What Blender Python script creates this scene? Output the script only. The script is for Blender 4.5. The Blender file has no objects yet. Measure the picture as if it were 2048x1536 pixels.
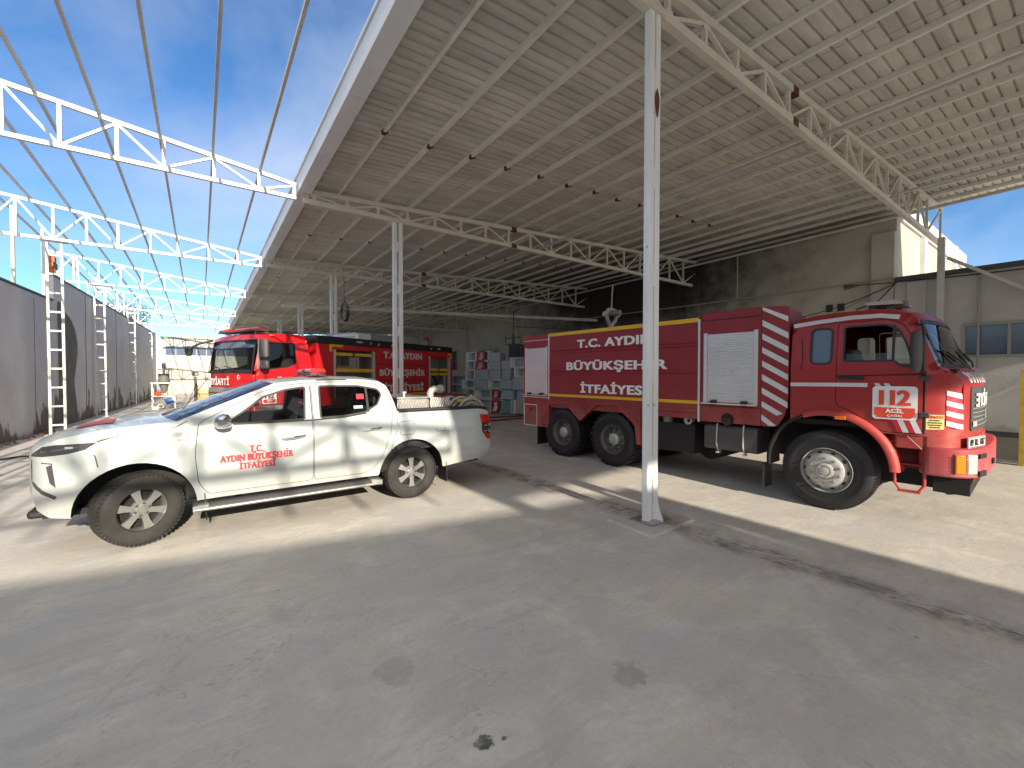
import bpy, bmesh, math, random
from math import sin, cos, pi, hypot, atan2, sqrt, exp, radians as R
from mathutils import Vector, Matrix
from mathutils.geometry import delaunay_2d_cdt
rnd = random.Random(7)
sc = bpy.context.scene
COL = sc.collection

# ------------------------------------------------------------------ camera
cam = bpy.data.cameras.new("camera")
cam.lens, cam.sensor_width, cam.clip_end, cam.clip_start = 36 * 857 / 2048, 36, 2000, 0.05
camo = bpy.data.objects.new("camera", cam)
COL.objects.link(camo)
camo.location = (0, 0, 1.79)
camo.rotation_euler = (R(90 - 1.2), 0, R(-36.06))
sc.camera = camo

# ------------------------------------------------------------------ light
SUN_A, SUN_B = 0.215, 2.7            # ground shadow of a point 1 m up moves (+A, +B)
to_sun = Vector((-SUN_A, -SUN_B, 1)).normalized()
sl = bpy.data.lights.new("sun", 'SUN')
sl.energy, sl.angle, sl.color = 5.0, R(0.5), (1.0, 0.88, 0.70)
so = bpy.data.objects.new("sun", sl)
COL.objects.link(so)
so.rotation_euler = to_sun.to_track_quat('Z', 'Y').to_euler()
so.location = (-5, -40, 30)

w = bpy.data.worlds.new("World")
sc.world = w
w.use_nodes = True
nt = w.node_tree
N, L = nt.nodes, nt.links
bg = N['Background']
sky = N.new('ShaderNodeTexSky')
sky.sky_type = 'NISHITA'
sky.sun_disc = False
sky.sun_elevation = math.asin(to_sun.z)
sky.sun_rotation = atan2(to_sun.x, to_sun.y)
sky.altitude = 100
sky.air_density, sky.dust_density, sky.ozone_density = 0.9, 0.0, 4.5
tc = N.new('ShaderNodeTexCoord')
mp = N.new('ShaderNodeMapping')
mp.inputs['Rotation'].default_value = (0, 0, R(25))
mp.inputs['Scale'].default_value = (1.0, 1.7, 2.2)
L.new(tc.outputs['Generated'], mp.inputs['Vector'])
nz = N.new('ShaderNodeTexNoise')
nz.inputs['Scale'].default_value, nz.inputs['Detail'].default_value, nz.inputs['Roughness'].default_value = 1.25, 7, 0.56
nz.inputs['Distortion'].default_value = 0.35
L.new(mp.outputs[0], nz.inputs['Vector'])
rp = N.new('ShaderNodeValToRGB')
rp.color_ramp.elements[0].position, rp.color_ramp.elements[1].position = 0.42, 0.78
rp.color_ramp.elements[1].color = (0.62, 0.62, 0.62, 1)
L.new(nz.outputs[0], rp.inputs[0])
sat = N.new('ShaderNodeHueSaturation')
sat.inputs['Saturation'].default_value, sat.inputs['Value'].default_value = 1.10, 0.95
L.new(sky.outputs[0], sat.inputs['Color'])
mx = N.new('ShaderNodeMix')
mx.data_type = 'RGBA'
L.new(rp.outputs[0], mx.inputs[0])
L.new(sat.outputs[0], mx.inputs[6])
mx.inputs[7].default_value = (4.2, 4.4, 4.8, 1)
# added bright white sky behind the camera, an unseen neutral fill
dv = N.new('ShaderNodeVectorMath')
dv.operation = 'DOT_PRODUCT'
L.new(tc.outputs['Generated'], dv.inputs[0])
dv.inputs[1].default_value = Vector((-.35, -.70, .62)).normalized()
sky_fill = N.new('ShaderNodeMapRange')
sky_fill.interpolation_type = 'SMOOTHSTEP'
L.new(dv.outputs['Value'], sky_fill.inputs[0])
sky_fill.inputs[1].default_value, sky_fill.inputs[2].default_value = 0.10, 0.85
mx2 = N.new('ShaderNodeMix')
mx2.data_type = 'RGBA'
L.new(sky_fill.outputs[0], mx2.inputs[0])
L.new(mx.outputs[2], mx2.inputs[6])
mx2.inputs[7].default_value = (5.4, 5.3, 5.2, 1)
L.new(mx2.outputs[2], bg.inputs[0])
bg.inputs[1].default_value = 0.125

sc.view_settings.view_transform = 'Standard'
sc.view_settings.look = 'None'
sc.view_settings.gamma = 1
sc.view_settings.exposure = 0.78
sc.cycles.max_bounces = 10
sc.cycles.diffuse_bounces = 6
sc.cycles.transparent_max_bounces = 16
sc.cycles.use_denoising = True

# ------------------------------------------------------------------ materials
def nmat(name):
    m = bpy.data.materials.new(name)
    m.use_nodes = True
    return m, m.node_tree.nodes, m.node_tree.links, m.node_tree.nodes['Principled BSDF']

def rgb(c):
    return (c[0], c[1], c[2], 1)

def M(name, color, rough=0.5, metal=0.0, coat=0.0, var=None, bump=None, spots=None, scale3=None):
    """principled material; var=(scale, amount), bump=(scale, strength), spots=(scale, lo, hi, colour)"""
    m, n, l, p = nmat(name)
    p.inputs['Base Color'].default_value = rgb(color)
    p.inputs['Roughness'].default_value = rough
    p.inputs['Metallic'].default_value = metal
    p.inputs['Coat Weight'].default_value = coat
    p.inputs['Coat Roughness'].default_value = 0.06
    tcn = n.new('ShaderNodeTexCoord')
    src = tcn.outputs['Object']
    if scale3:
        mpn = n.new('ShaderNodeMapping')
        mpn.inputs['Scale'].default_value = scale3
        l.new(src, mpn.inputs[0])
        src = mpn.outputs[0]
    out = None
    if var:
        t = n.new('ShaderNodeTexNoise')
        t.inputs['Scale'].default_value, t.inputs['Detail'].default_value, t.inputs['Roughness'].default_value = var[0], 6, 0.62
        l.new(src, t.inputs['Vector'])
        r = n.new('ShaderNodeValToRGB')
        a = var[1]
        r.color_ramp.elements[0].position, r.color_ramp.elements[1].position = 0.3, 0.7
        r.color_ramp.elements[0].color = rgb([c * (1 - a) for c in color])
        r.color_ramp.elements[1].color = rgb([min(1, c * (1 + a)) for c in color])
        l.new(t.outputs[0], r.inputs[0])
        out = r.outputs[0]
    if spots:
        t = n.new('ShaderNodeTexNoise')
        t.inputs['Scale'].default_value, t.inputs['Detail'].default_value = spots[0], 5
        l.new(src, t.inputs['Vector'])
        r = n.new('ShaderNodeMapRange')
        r.inputs[1].default_value, r.inputs[2].default_value = spots[1], spots[2]
        l.new(t.outputs[0], r.inputs[0])
        mxn = n.new('ShaderNodeMix')
        mxn.data_type = 'RGBA'
        l.new(r.outputs[0], mxn.inputs[0])
        if out:
            l.new(out, mxn.inputs[6])
        else:
            mxn.inputs[6].default_value = rgb(color)
        mxn.inputs[7].default_value = rgb(spots[3])
        out = mxn.outputs[2]
    if out:
        l.new(out, p.inputs['Base Color'])
    if bump:
        t = n.new('ShaderNodeTexNoise')
        t.inputs['Scale'].default_value, t.inputs['Detail'].default_value = bump[0], 5
        l.new(src, t.inputs['Vector'])
        b = n.new('ShaderNodeBump')
        b.inputs['Strength'].default_value = bump[1]
        b.inputs['Distance'].default_value = 0.02
        l.new(t.outputs[0], b.inputs['Height'])
        l.new(b.outputs[0], p.inputs['Normal'])
    return m

def glass(name, tint=(0.75, 0.8, 0.8), rough=0.0, refl=1.0):
    m, n, l, p = nmat(name)
    n.remove(p)
    t = n.new('ShaderNodeBsdfTransparent')
    t.inputs[0].default_value = rgb(tint)
    g = n.new('ShaderNodeBsdfGlossy')
    g.inputs['Roughness'].default_value = rough + 0.015
    g.inputs['Color'].default_value = rgb((refl, refl, refl))
    f = n.new('ShaderNodeFresnel')
    f.inputs[0].default_value = 1.5
    mm = n.new('ShaderNodeMixShader')
    l.new(f.outputs[0], mm.inputs[0])
    l.new(t.outputs[0], mm.inputs[1])
    l.new(g.outputs[0], mm.inputs[2])
    l.new(mm.outputs[0], n['Material Output'].inputs[0])
    return m

WHITE_STEEL = M("white painted steel", (0.60, 0.61, 0.60), 0.45, var=(3, 0.06), spots=(9, 0.70, 0.76, (0.28, 0.15, 0.08)))
CREAM_STEEL = M("cream painted steel", (0.62, 0.60, 0.53), 0.5, var=(2.5, 0.10), spots=(7, 0.69, 0.78, (0.22, 0.12, 0.07)))
PURLIN = M("dusty grey purlin paint", (0.50, 0.50, 0.50), 0.55, var=(2, 0.12))
CREAM_PURLIN = M('cream purlin paint', (0.72, 0.71, 0.66), 0.55, var=(2, 0.10))
RUST = M("rust", (0.10, 0.035, 0.018), 0.9, var=(14, 0.4))
GUTTER = M("pale painted gutter", (0.70, 0.74, 0.78), 0.5, 0.0, var=(2.5, 0.1), scale3=(1, .3, 1))
RUBBER = M("tyre rubber", (0.014, 0.014, 0.016), 0.62, var=(6, 0.35), bump=(40, 0.15))
RUBBER_DUSTY = M("dusty tyre rubber", (0.028, 0.0275, 0.027), 0.8, var=(5, 0.35), bump=(30, 0.2))
BLACK = M("black plastic", (0.018, 0.018, 0.02), 0.5)
DARK = M("dark underbody", (0.012, 0.012, 0.013), 0.8)
DARKGREY = M("dark grey plastic", (0.06, 0.06, 0.065), 0.55)
CHROME = M("chrome", (0.75, 0.76, 0.78), 0.10, 1.0)
ALLOY = M("alloy", (0.40, 0.40, 0.39), 0.34, 0.75, var=(9, 0.08))
STEEL = M("bare steel", (0.42, 0.42, 0.41), 0.38, 0.8, var=(8, 0.2))
SILVER = M("silver painted steel", (0.44, 0.44, 0.42), 0.5, 0.35, var=(8, 0.15))
GREYDARK_RIM = M("dull grey rim", (0.13, 0.13, 0.125), 0.6, 0.3, var=(8, 0.2))
PICKUP_WHITE = M("white car paint", (0.43, 0.475, 0.485), 0.28, 0, 0.6, var=(1.5, 0.02))
TANKER_RED = M("faded red truck paint", (0.25, 0.012, 0.018), 0.45, 0, 0.12, var=(1.2, 0.14), spots=(5, 0.68, 0.88, (0.30, 0.05, 0.05)))
TANKER_CAB_RED = M("sun faded red cab paint", (0.33, 0.016, 0.018), 0.42, 0, 0.15, var=(1.6, 0.12))
FENDER_RED = M("weathered red fender", (0.42, 0.050, 0.042), 0.55, 0, 0.05, var=(3, 0.15))
BUMPER_RED = M("matt pinkish red bumper", (0.38, 0.045, 0.060), 0.55, 0, 0.0, var=(4, 0.15))
RESCUE_RED = M("bright red truck paint", (0.50, 0.010, 0.016), 0.34, 0, 0.4, var=(1.5, 0.04))
RED_TEXT = M("red lettering", (0.60, 0.03, 0.04), 0.5)
WHITE_FILM = M("white reflective film", (0.80, 0.80, 0.80), 0.45)
SILVER_FILM = M("silver reflective film", (0.62, 0.64, 0.66), 0.40, 0.1, var=(12, 0.08))
RED_FILM = M("red reflective film", (0.52, 0.02, 0.04), 0.4)
ORANGE_FILM = M("orange red film", (0.74, 0.075, 0.035), 0.45)
YELLOW = M("yellow stripe", (0.72, 0.44, 0.01), 0.45, var=(3, 0.05))
YELLOW_PAINT = M("worn yellow paint", (0.50, 0.33, 0.04), 0.55, var=(5, 0.25))
SHUTTER = M("aluminium shutter", (0.66, 0.67, 0.68), 0.38, 0.35, var=(2, 0.06))
ALU = M("aluminium trim", (0.68, 0.68, 0.68), 0.35, 0.6)
AMBER = M("amber lens", (0.85, 0.22, 0.01), 0.25, 0, 0.5)
RED_LENS = M("red lens", (0.50, 0.008, 0.012), 0.2, 0, 0.6)
CLEAR_LENS = M("clear lens", (0.62, 0.64, 0.66), 0.12, 0.5, 0.6)
DARK_LENS = M("smoked lamp lens", (0.05, 0.055, 0.06), 0.12, 0.2, 0.8)
GLASS = glass("window glass", (0.72, 0.78, 0.77))
GLASS_TINT = glass("tinted window glass", (0.42, 0.46, 0.47))
GLASS_BLUE = M("dusty blue window glass", (0.10, 0.14, 0.20), 0.12, 0, 0.3)
GLASS_DARK = M("dark window pane", (0.05, 0.06, 0.065), 0.12, 0, 0.3)
SEAT = M("dark seat cloth", (0.030, 0.030, 0.033), 0.9)
SEAT_GREY = M("grey seat cloth", (0.16, 0.16, 0.17), 0.9)
GREY_BODY = M("grey textured plastic", (0.22, 0.22, 0.22), 0.6, var=(6, .1))
TREAD_PLATE = M("tread plate aluminium", (0.56, 0.54, 0.50), 0.38, 0.75, var=(20, 0.2))
HOSE = M("grey canvas hose", (0.34, 0.33, 0.31), 0.8, var=(20, 0.2))
CAB_WHITE = M("white cabinet laminate", (0.78, 0.82, 0.84), 0.5, var=(2, 0.05))
CAB_GREY = M("grey cabinet side", (0.38, 0.43, 0.47), 0.6, var=(2, 0.08))
CAB_BLUE = M("pale blue grey cabinet", (0.36, 0.46, 0.52), 0.6, var=(2, 0.06))
CAB_TEAL = M("teal printed panel", (0.16, 0.34, 0.38), 0.5, var=(3, 0.25))
CAB_RED = M("red printed panel", (0.42, 0.02, 0.03), 0.45, var=(2, .08))
BRICK_ORANGE = M("hollow brick", (0.42, 0.13, 0.06), 0.9, var=(6, 0.25))
BLUE_PAINT = M("blue painted motor", (0.03, 0.13, 0.42), 0.45)
ORANGE_PAINT = M("orange plastic", (0.70, 0.10, 0.03), 0.5)
GREEN_GREY = M("grey green machine paint", (0.14, 0.15, 0.13), 0.55, var=(5, .2))
TRUNK = M("tree bark", (0.08, 0.06, 0.045), 0.9, var=(9, 0.3))
LEAF = M("leaves", (0.055, 0.085, 0.022), 0.6, var=(0.9, 0.35))
PLATE_WHITE = M("number plate white", (0.7, 0.7, 0.69), 0.4)
CABLE = M("black cable", (0.015, 0.015, 0.016), 0.6)
CONDUIT = M("grey conduit", (0.30, 0.30, 0.29), 0.5)

def dusty(m, z0, z1, amount, colour=(0.36, 0.31, 0.25)):
    n, l = m.node_tree.nodes, m.node_tree.links
    p = n['Principled BSDF']
    o = n.new('ShaderNodeTexCoord').outputs['Object']
    s = n.new('ShaderNodeSeparateXYZ')
    l.new(o, s.inputs[0])
    k = math_node(n, l, 'MULTIPLY', map_range(n, l, s.outputs[2], z0, z1, amount, 0), map_range(n, l, noise_node(n, l, o, 3.5, 7, .7), .30, .62))
    b = p.inputs['Base Color']
    src = b.links[0].from_socket if b.links else tuple(b.default_value)[:3]
    l.new(mix_node(n, l, k, src, colour), b)

def treadplate(name):
    m, n, l, p = nmat(name)
    p.inputs['Metallic'].default_value, p.inputs['Roughness'].default_value = 0.65, 0.36
    t = n.new('ShaderNodeTexCoord')
    mpn = n.new('ShaderNodeMapping')
    mpn.inputs['Rotation'].default_value = (0, R(40), 0)
    mpn.inputs['Scale'].default_value = (34, 34, 14)
    l.new(t.outputs['Object'], mpn.inputs[0])
    v = n.new('ShaderNodeTexVoronoi')
    v.inputs['Scale'].default_value = 1.0
    v.inputs['Randomness'].default_value = 0.15
    l.new(mpn.outputs[0], v.inputs['Vector'])
    r = n.new('ShaderNodeValToRGB')
    r.color_ramp.elements[0].position, r.color_ramp.elements[1].position = 0.25, 0.42
    r.color_ramp.elements[0].color, r.color_ramp.elements[1].color = (0.72, 0.70, 0.66, 1), (0.40, 0.38, 0.35, 1)
    l.new(v.outputs['Distance'], r.inputs[0])
    l.new(r.outputs[0], p.inputs['Base Color'])
    b = n.new('ShaderNodeBump')
    b.inputs['Strength'].default_value, b.inputs['Distance'].default_value = 0.6, 0.01
    b.invert = True
    l.new(v.outputs['Distance'], b.inputs['Height'])
    l.new(b.outputs[0], p.inputs['Normal'])
    return m
TREAD_PLATE = treadplate("aluminium tread plate")

def math_node(n, l, op, a, b=None, c=None):
    k = n.new('ShaderNodeMath')
    k.operation = op
    for i, x in enumerate((a, b, c)):
        if x is None:
            continue
        if isinstance(x, (int, float)):
            k.inputs[i].default_value = x
        else:
            l.new(x, k.inputs[i])
    return k.outputs[0]

def mix_node(n, l, f, a, b, blend='MIX'):
    k = n.new('ShaderNodeMix')
    k.data_type = 'RGBA'
    k.blend_type = blend
    for i, x in ((0, f), (6, a), (7, b)):
        if isinstance(x, (int, float)):
            k.inputs[i].default_value = x
        elif isinstance(x, tuple):
            k.inputs[i].default_value = rgb(x)
        else:
            l.new(x, k.inputs[i])
    return k.outputs[2]

def noise_node(n, l, vec, scale, detail=6, rough=0.6, dist=0.0):
    t = n.new('ShaderNodeTexNoise')
    t.inputs['Scale'].default_value, t.inputs['Detail'].default_value = scale, detail
    t.inputs['Roughness'].default_value, t.inputs['Distortion'].default_value = rough, dist
    l.new(vec, t.inputs['Vector'])
    return t.outputs[0]

def map_range(n, l, x, a, b, c=0.0, d=1.0):
    k = n.new('ShaderNodeMapRange')
    k.interpolation_type = 'SMOOTHSTEP'
    l.new(x, k.inputs[0])
    for i, v in enumerate((a, b, c, d)):
        k.inputs[i + 1].default_value = v
    return k.outputs[0]

def stretch(n, l, vec, s, rot=0.0):
    k = n.new('ShaderNodeMapping')
    k.inputs['Scale'].default_value = s
    k.inputs['Rotation'].default_value = (0, 0, rot)
    l.new(vec, k.inputs[0])
    return k.outputs[0]

def concrete_ground():
    m, n, l, p = nmat("worn concrete yard")
    t = n.new('ShaderNodeTexCoord')
    o = t.outputs['Object']
    big = noise_node(n, l, o, 0.35, 6, 0.6, 0.4)
    mid = noise_node(n, l, o, 1.7, 8, 0.66, 0.6)
    fine = noise_node(n, l, o, 26, 6, 0.7)
    streak = noise_node(n, l, stretch(n, l, o, (0.55, 3.2, 1), R(62)), 2.2, 6, 0.65, 0.3)
    c = mix_node(n, l, map_range(n, l, big, .35, .68), (0.50, 0.475, 0.435), (0.60, 0.565, 0.505))
    c = mix_node(n, l, map_range(n, l, mid, .42, .70), c, (0.66, 0.625, 0.565))
    c = mix_node(n, l, map_range(n, l, streak, .52, .70, 0, .45), c, (0.39, 0.38, 0.375))
    c = mix_node(n, l, map_range(n, l, noise_node(n, l, o, 2.7, 4, .5, .9), .61, .74, 0, .55), c, (0.48, 0.41, 0.37))
    c = mix_node(n, l, map_range(n, l, noise_node(n, l, o, .9, 5, .55, .6), .48, .66, 0, .5), c, (0.47, 0.485, 0.51))
    c = mix_node(n, l, map_range(n, l, noise_node(n, l, stretch(n, l, o, (1, 2.2, 1), .9), 1.25, 6, .6, .8), .54, .68, 0, .45), c, (0.55, 0.475, 0.43))
    # oil and damp spots
    v = n.new('ShaderNodeTexVoronoi')
    v.inputs['Scale'].default_value = 0.75
    l.new(mix_node(n, l, 0.16, o, n_noisecol(n, l, o, 4.5)), v.inputs['Vector'])
    spot = math_node(n, l, 'MULTIPLY', map_range(n, l, v.outputs['Distance'], .03, .13, .5, 0), map_range(n, l, mid, .38, .62))
    c = mix_node(n, l, spot, c, (0.27, 0.265, 0.26))
    # one fresh oil stain and a pale scrape
    for sx_, sy_, r0, colr, am in ((1.097, 1.738, .048, (.04, .04, .042), .92), (1.19, 1.70, .014, (.06, .06, .06), .8), (2.05, 1.62, .10, (.20, .20, .20), .45), (.94, 2.49, .13, (.26, .26, .27), .4)):
        vs_ = n.new('ShaderNodeVectorMath')
        vs_.operation = 'DISTANCE'
        l.new(o, vs_.inputs[0])
        vs_.inputs[1].default_value = (sx_, sy_, 0)
        rag = math_node(n, l, 'MULTIPLY', math_node(n, l, 'SUBTRACT', noise_node(n, l, o, .9 / r0, 6, .7), .5), r0 * 3.0)
        c = mix_node(n, l, map_range(n, l, math_node(n, l, 'ADD', vs_.outputs['Value'], rag), r0 * .75, r0 * 1.1, am, 0), c, colr)
    v2 = n.new('ShaderNodeTexVoronoi')
    v2.inputs['Scale'].default_value = 1.5
    l.new(mix_node(n, l, 0.03, o, n_noisecol(n, l, o, 20.0)), v2.inputs['Vector'])
    spk = map_range(n, l, v2.outputs['Distance'], .012, .028, .8, 0)
    c = mix_node(n, l, spk, c, (0.13, 0.125, 0.12))
    patch = noise_node(n, l, stretch(n, l, o, (1.5, 3.5, 1), R(20)), 1.3, 9, .72, .8)
    c = mix_node(n, l, map_range(n, l, patch, .46, .62, 0, .50), c, (0.45, 0.445, 0.44))
    scuff = noise_node(n, l, stretch(n, l, o, (1.2, 6.0, 1), R(-28)), 3.0, 8, .75, .5)
    c = mix_node(n, l, map_range(n, l, scuff, .60, .70, 0, .5), c, (0.68, 0.64, 0.58))
    c = mix_node(n, l, map_range(n, l, fine, .35, .7, 0, .25), c, (0.34, 0.33, 0.32))
    # slab seam along the post line
    sx = n.new('ShaderNodeSeparateXYZ')
    l.new(o, sx.inputs[0])
    wob = noise_node(n, l, o, 1.1, 5, .6)
    dx = math_node(n, l, 'ABSOLUTE', math_node(n, l, 'SUBTRACT', math_node(n, l, 'ADD', sx.outputs[0], math_node(n, l, 'MULTIPLY', wob, 0.5)), 4.78))
    seam = map_range(n, l, dx, .05, .30, .7, 0)
    brk = map_range(n, l, noise_node(n, l, o, 3.4, 6, .7), .36, .60)
    c = mix_node(n, l, math_node(n, l, 'MULTIPLY', seam, brk), c, (0.20, 0.185, 0.165))
    crumb = map_range(n, l, noise_node(n, l, stretch(n, l, o, (3.0, 1.0, 1)), 5.0, 8, .75, .6), .50, .58, 0, .75)
    c = mix_node(n, l, math_node(n, l, 'MULTIPLY', map_range(n, l, dx, .03, .22, 1, 0), crumb), c, (0.13, 0.12, 0.105))
    hair = noise_node(n, l, o, .55, 7, .62, 1.2)
    c = mix_node(n, l, map_range(n, l, math_node(n, l, 'ABSOLUTE', math_node(n, l, 'SUBTRACT', hair, .5)), .0, .0022, .4, 0), c, (0.2, 0.19, 0.175))
    grit = noise_node(n, l, o, 90, 3, .6)
    c = mix_node(n, l, map_range(n, l, grit, .60, .72, 0, .35), c, (0.27, 0.26, 0.24))
    c = mix_node(n, l, map_range(n, l, grit, .40, .28, 0, .25), c, (0.75, 0.72, 0.66))
    l.new(c, p.inputs['Base Color'])
    p.inputs['Roughness'].default_value = 0.82
    p.inputs['Specular IOR Level'].default_value = 0.25
    h = math_node(n, l, 'ADD', math_node(n, l, 'MULTIPLY', fine, .4), math_node(n, l, 'SUBTRACT', mid, math_node(n, l, 'MULTIPLY', seam, .5)))
    b = n.new('ShaderNodeBump')
    b.inputs['Strength'].default_value, b.inputs['Distance'].default_value = 0.35, 0.02
    l.new(h, b.inputs['Height'])
    l.new(b.outputs[0], p.inputs['Normal'])
    return m

def n_noisecol(n, l, vec, scale):
    t = n.new('ShaderNodeTexNoise')
    t.inputs['Scale'].default_value = scale
    l.new(vec, t.inputs['Vector'])
    return t.outputs['Color']

def stained_wall(name, base, dark, height=0.9, amount=1.0, streak=True):
    """plaster with damp rising from the foot in an uneven line, and run marks"""
    m, n, l, p = nmat(name)
    o = n.new('ShaderNodeTexCoord').outputs['Object']
    s = n.new('ShaderNodeSeparateXYZ')
    l.new(o, s.inputs[0])
    edge = noise_node(n, l, stretch(n, l, o, (1, 1, .35)), 0.9, 7, .62, .3)
    lim = math_node(n, l, 'MULTIPLY', map_range(n, l, edge, .38, .66), height * 1.6)
    foot = map_range(n, l, math_node(n, l, 'SUBTRACT', s.outputs[2], lim), -.10, .12, amount, 0)
    c = mix_node(n, l, map_range(n, l, noise_node(n, l, o, .8, 6, .6), .3, .7), tuple(x * .9 for x in base), tuple(min(1, x * 1.08) for x in base))
    if streak:
        run = noise_node(n, l, stretch(n, l, o, (1.4, 1.4, .06)), 1.3, 6, .7)
        c = mix_node(n, l, map_range(n, l, run, .56, .76, 0, .28), c, tuple(x * .6 for x in base))
    c = mix_node(n, l, foot, c, dark)
    l.new(c, p.inputs['Base Color'])
    p.inputs['Roughness'].default_value = 0.9
    b = n.new('ShaderNodeBump')
    b.inputs['Strength'].default_value, b.inputs['Distance'].default_value = 0.25, .02
    l.new(noise_node(n, l, o, 14, 6, .7), b.inputs['Height'])
    l.new(b.outputs[0], p.inputs['Normal'])
    return m

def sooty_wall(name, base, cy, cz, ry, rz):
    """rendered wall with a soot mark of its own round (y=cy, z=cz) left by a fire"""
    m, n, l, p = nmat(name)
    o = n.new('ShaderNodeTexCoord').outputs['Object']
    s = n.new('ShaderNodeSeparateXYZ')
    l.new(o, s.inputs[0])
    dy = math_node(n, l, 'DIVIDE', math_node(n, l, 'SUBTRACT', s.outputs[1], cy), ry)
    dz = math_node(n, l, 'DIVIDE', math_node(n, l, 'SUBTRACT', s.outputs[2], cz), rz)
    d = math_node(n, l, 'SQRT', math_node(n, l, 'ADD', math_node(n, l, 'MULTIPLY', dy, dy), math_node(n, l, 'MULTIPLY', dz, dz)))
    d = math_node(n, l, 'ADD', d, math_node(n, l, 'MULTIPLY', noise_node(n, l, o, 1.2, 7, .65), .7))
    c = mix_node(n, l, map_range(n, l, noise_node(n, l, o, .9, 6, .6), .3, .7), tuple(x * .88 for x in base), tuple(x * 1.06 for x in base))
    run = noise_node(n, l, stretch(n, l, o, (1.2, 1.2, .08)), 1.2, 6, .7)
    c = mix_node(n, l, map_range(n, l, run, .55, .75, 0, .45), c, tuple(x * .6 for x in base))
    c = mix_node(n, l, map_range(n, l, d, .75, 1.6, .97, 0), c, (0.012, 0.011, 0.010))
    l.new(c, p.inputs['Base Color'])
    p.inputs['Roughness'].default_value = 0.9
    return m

def roof_sheet_material():
    m, n, l, p = nmat("foam backed roof sheet")
    o = n.new('ShaderNodeTexCoord').outputs['Object']
    s = n.new('ShaderNodeSeparateXYZ')
    l.new(o, s.inputs[0])
    c = mix_node(n, l, map_range(n, l, noise_node(n, l, stretch(n, l, o, (.5, 2.0, 1)), 1.0, 7, .66), .32, .7), (0.46, 0.455, 0.42), (0.64, 0.63, 0.58))
    c = mix_node(n, l, map_range(n, l, noise_node(n, l, o, 5.0, 6, .7, .5), .58, .78, 0, .5), c, (0.30, 0.27, 0.21))
    # end laps of the sheets
    fx = math_node(n, l, 'FRACT', math_node(n, l, 'DIVIDE', math_node(n, l, 'ADD', s.outputs[0], math_node(n, l, 'MULTIPLY', math_node(n, l, 'FLOOR', math_node(n, l, 'MULTIPLY', s.outputs[1], 1.0)), .37)), 5.8))
    c = mix_node(n, l, map_range(n, l, math_node(n, l, 'ABSOLUTE', math_node(n, l, 'SUBTRACT', fx, .5)), .0, .004, .6, 0), c, (0.16, 0.14, 0.11))
    # soot over the burnt corner, widened to paint in the shade at the back
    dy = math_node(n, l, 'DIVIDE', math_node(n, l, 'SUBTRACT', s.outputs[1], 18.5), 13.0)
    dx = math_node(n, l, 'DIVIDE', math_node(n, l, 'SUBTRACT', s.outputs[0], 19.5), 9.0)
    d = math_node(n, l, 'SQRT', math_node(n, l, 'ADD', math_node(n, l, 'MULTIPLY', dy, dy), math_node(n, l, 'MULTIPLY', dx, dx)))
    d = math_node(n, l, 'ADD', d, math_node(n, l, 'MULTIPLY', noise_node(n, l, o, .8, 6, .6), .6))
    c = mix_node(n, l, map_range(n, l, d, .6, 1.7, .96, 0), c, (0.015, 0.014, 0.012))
    l.new(c, p.inputs['Base Color'])
    p.inputs['Roughness'].default_value = 0.8
    b = n.new('ShaderNodeBump')
    b.inputs['Strength'].default_value, b.inputs['Distance'].default_value = 0.5, .03
    l.new(noise_node(n, l, o, 4.5, 6, .65, .4), b.inputs['Height'])
    l.new(b.outputs[0], p.inputs['Normal'])
    return m

def post_material():
    """chalky white post paint with scuffs and one rusted-through patch near the top"""
    m, n, l, p = nmat("scuffed white post paint")
    o = n.new('ShaderNodeTexCoord').outputs['Object']
    c = mix_node(n, l, map_range(n, l, noise_node(n, l, stretch(n, l, o, (3, 3, .5)), 2.0, 6, .6), .35, .7), (0.68, 0.70, 0.71), (0.80, 0.81, 0.82))
    c = mix_node(n, l, map_range(n, l, noise_node(n, l, o, 11, 5, .6), .67, .73, 0, .8), c, (0.25, 0.24, 0.24))
    c = mix_node(n, l, map_range(n, l, noise_node(n, l, o, 5.5, 5, .6), .70, .78, 0, .8), c, (0.20, 0.09, 0.05))
    l.new(c, p.inputs['Base Color'])
    p.inputs['Roughness'].default_value = 0.5
    return m

dusty(PICKUP_WHITE, .35, .95, .38)
for m_ in (TANKER_RED, TANKER_CAB_RED):
    dusty(m_, .5, 1.7, .30)
dusty(BUMPER_RED, .6, 1.0, .25)
GROUND = concrete_ground()
WALL_LEFT = stained_wall("damp plaster boundary wall", (0.60, 0.595, 0.62), (0.17, 0.15, 0.13), 0.80)
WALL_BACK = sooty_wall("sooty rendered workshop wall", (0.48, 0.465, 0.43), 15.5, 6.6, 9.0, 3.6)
WALL_ANNEX = stained_wall("grey annex wall paint", (0.46, 0.46, 0.455), (0.25, 0.24, 0.23), 0.25, .6, False)
WALL_WHITE = stained_wall("white painted facade", (0.55, 0.53, 0.47), (0.36, 0.31, 0.25), 0.4, .6)
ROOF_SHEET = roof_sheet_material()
POST_PAINT = post_material()
FLOOR_SHADE = M("shade painted floor", (0.05, 0.045, 0.04), 0.8, var=(1.5, .3))  # dark colour stands in for the roof's shade on the ground
WALL_FARWHITE = M("cream gable render", (0.40, 0.375, 0.31), 0.9, var=(0.9, .12))

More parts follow.
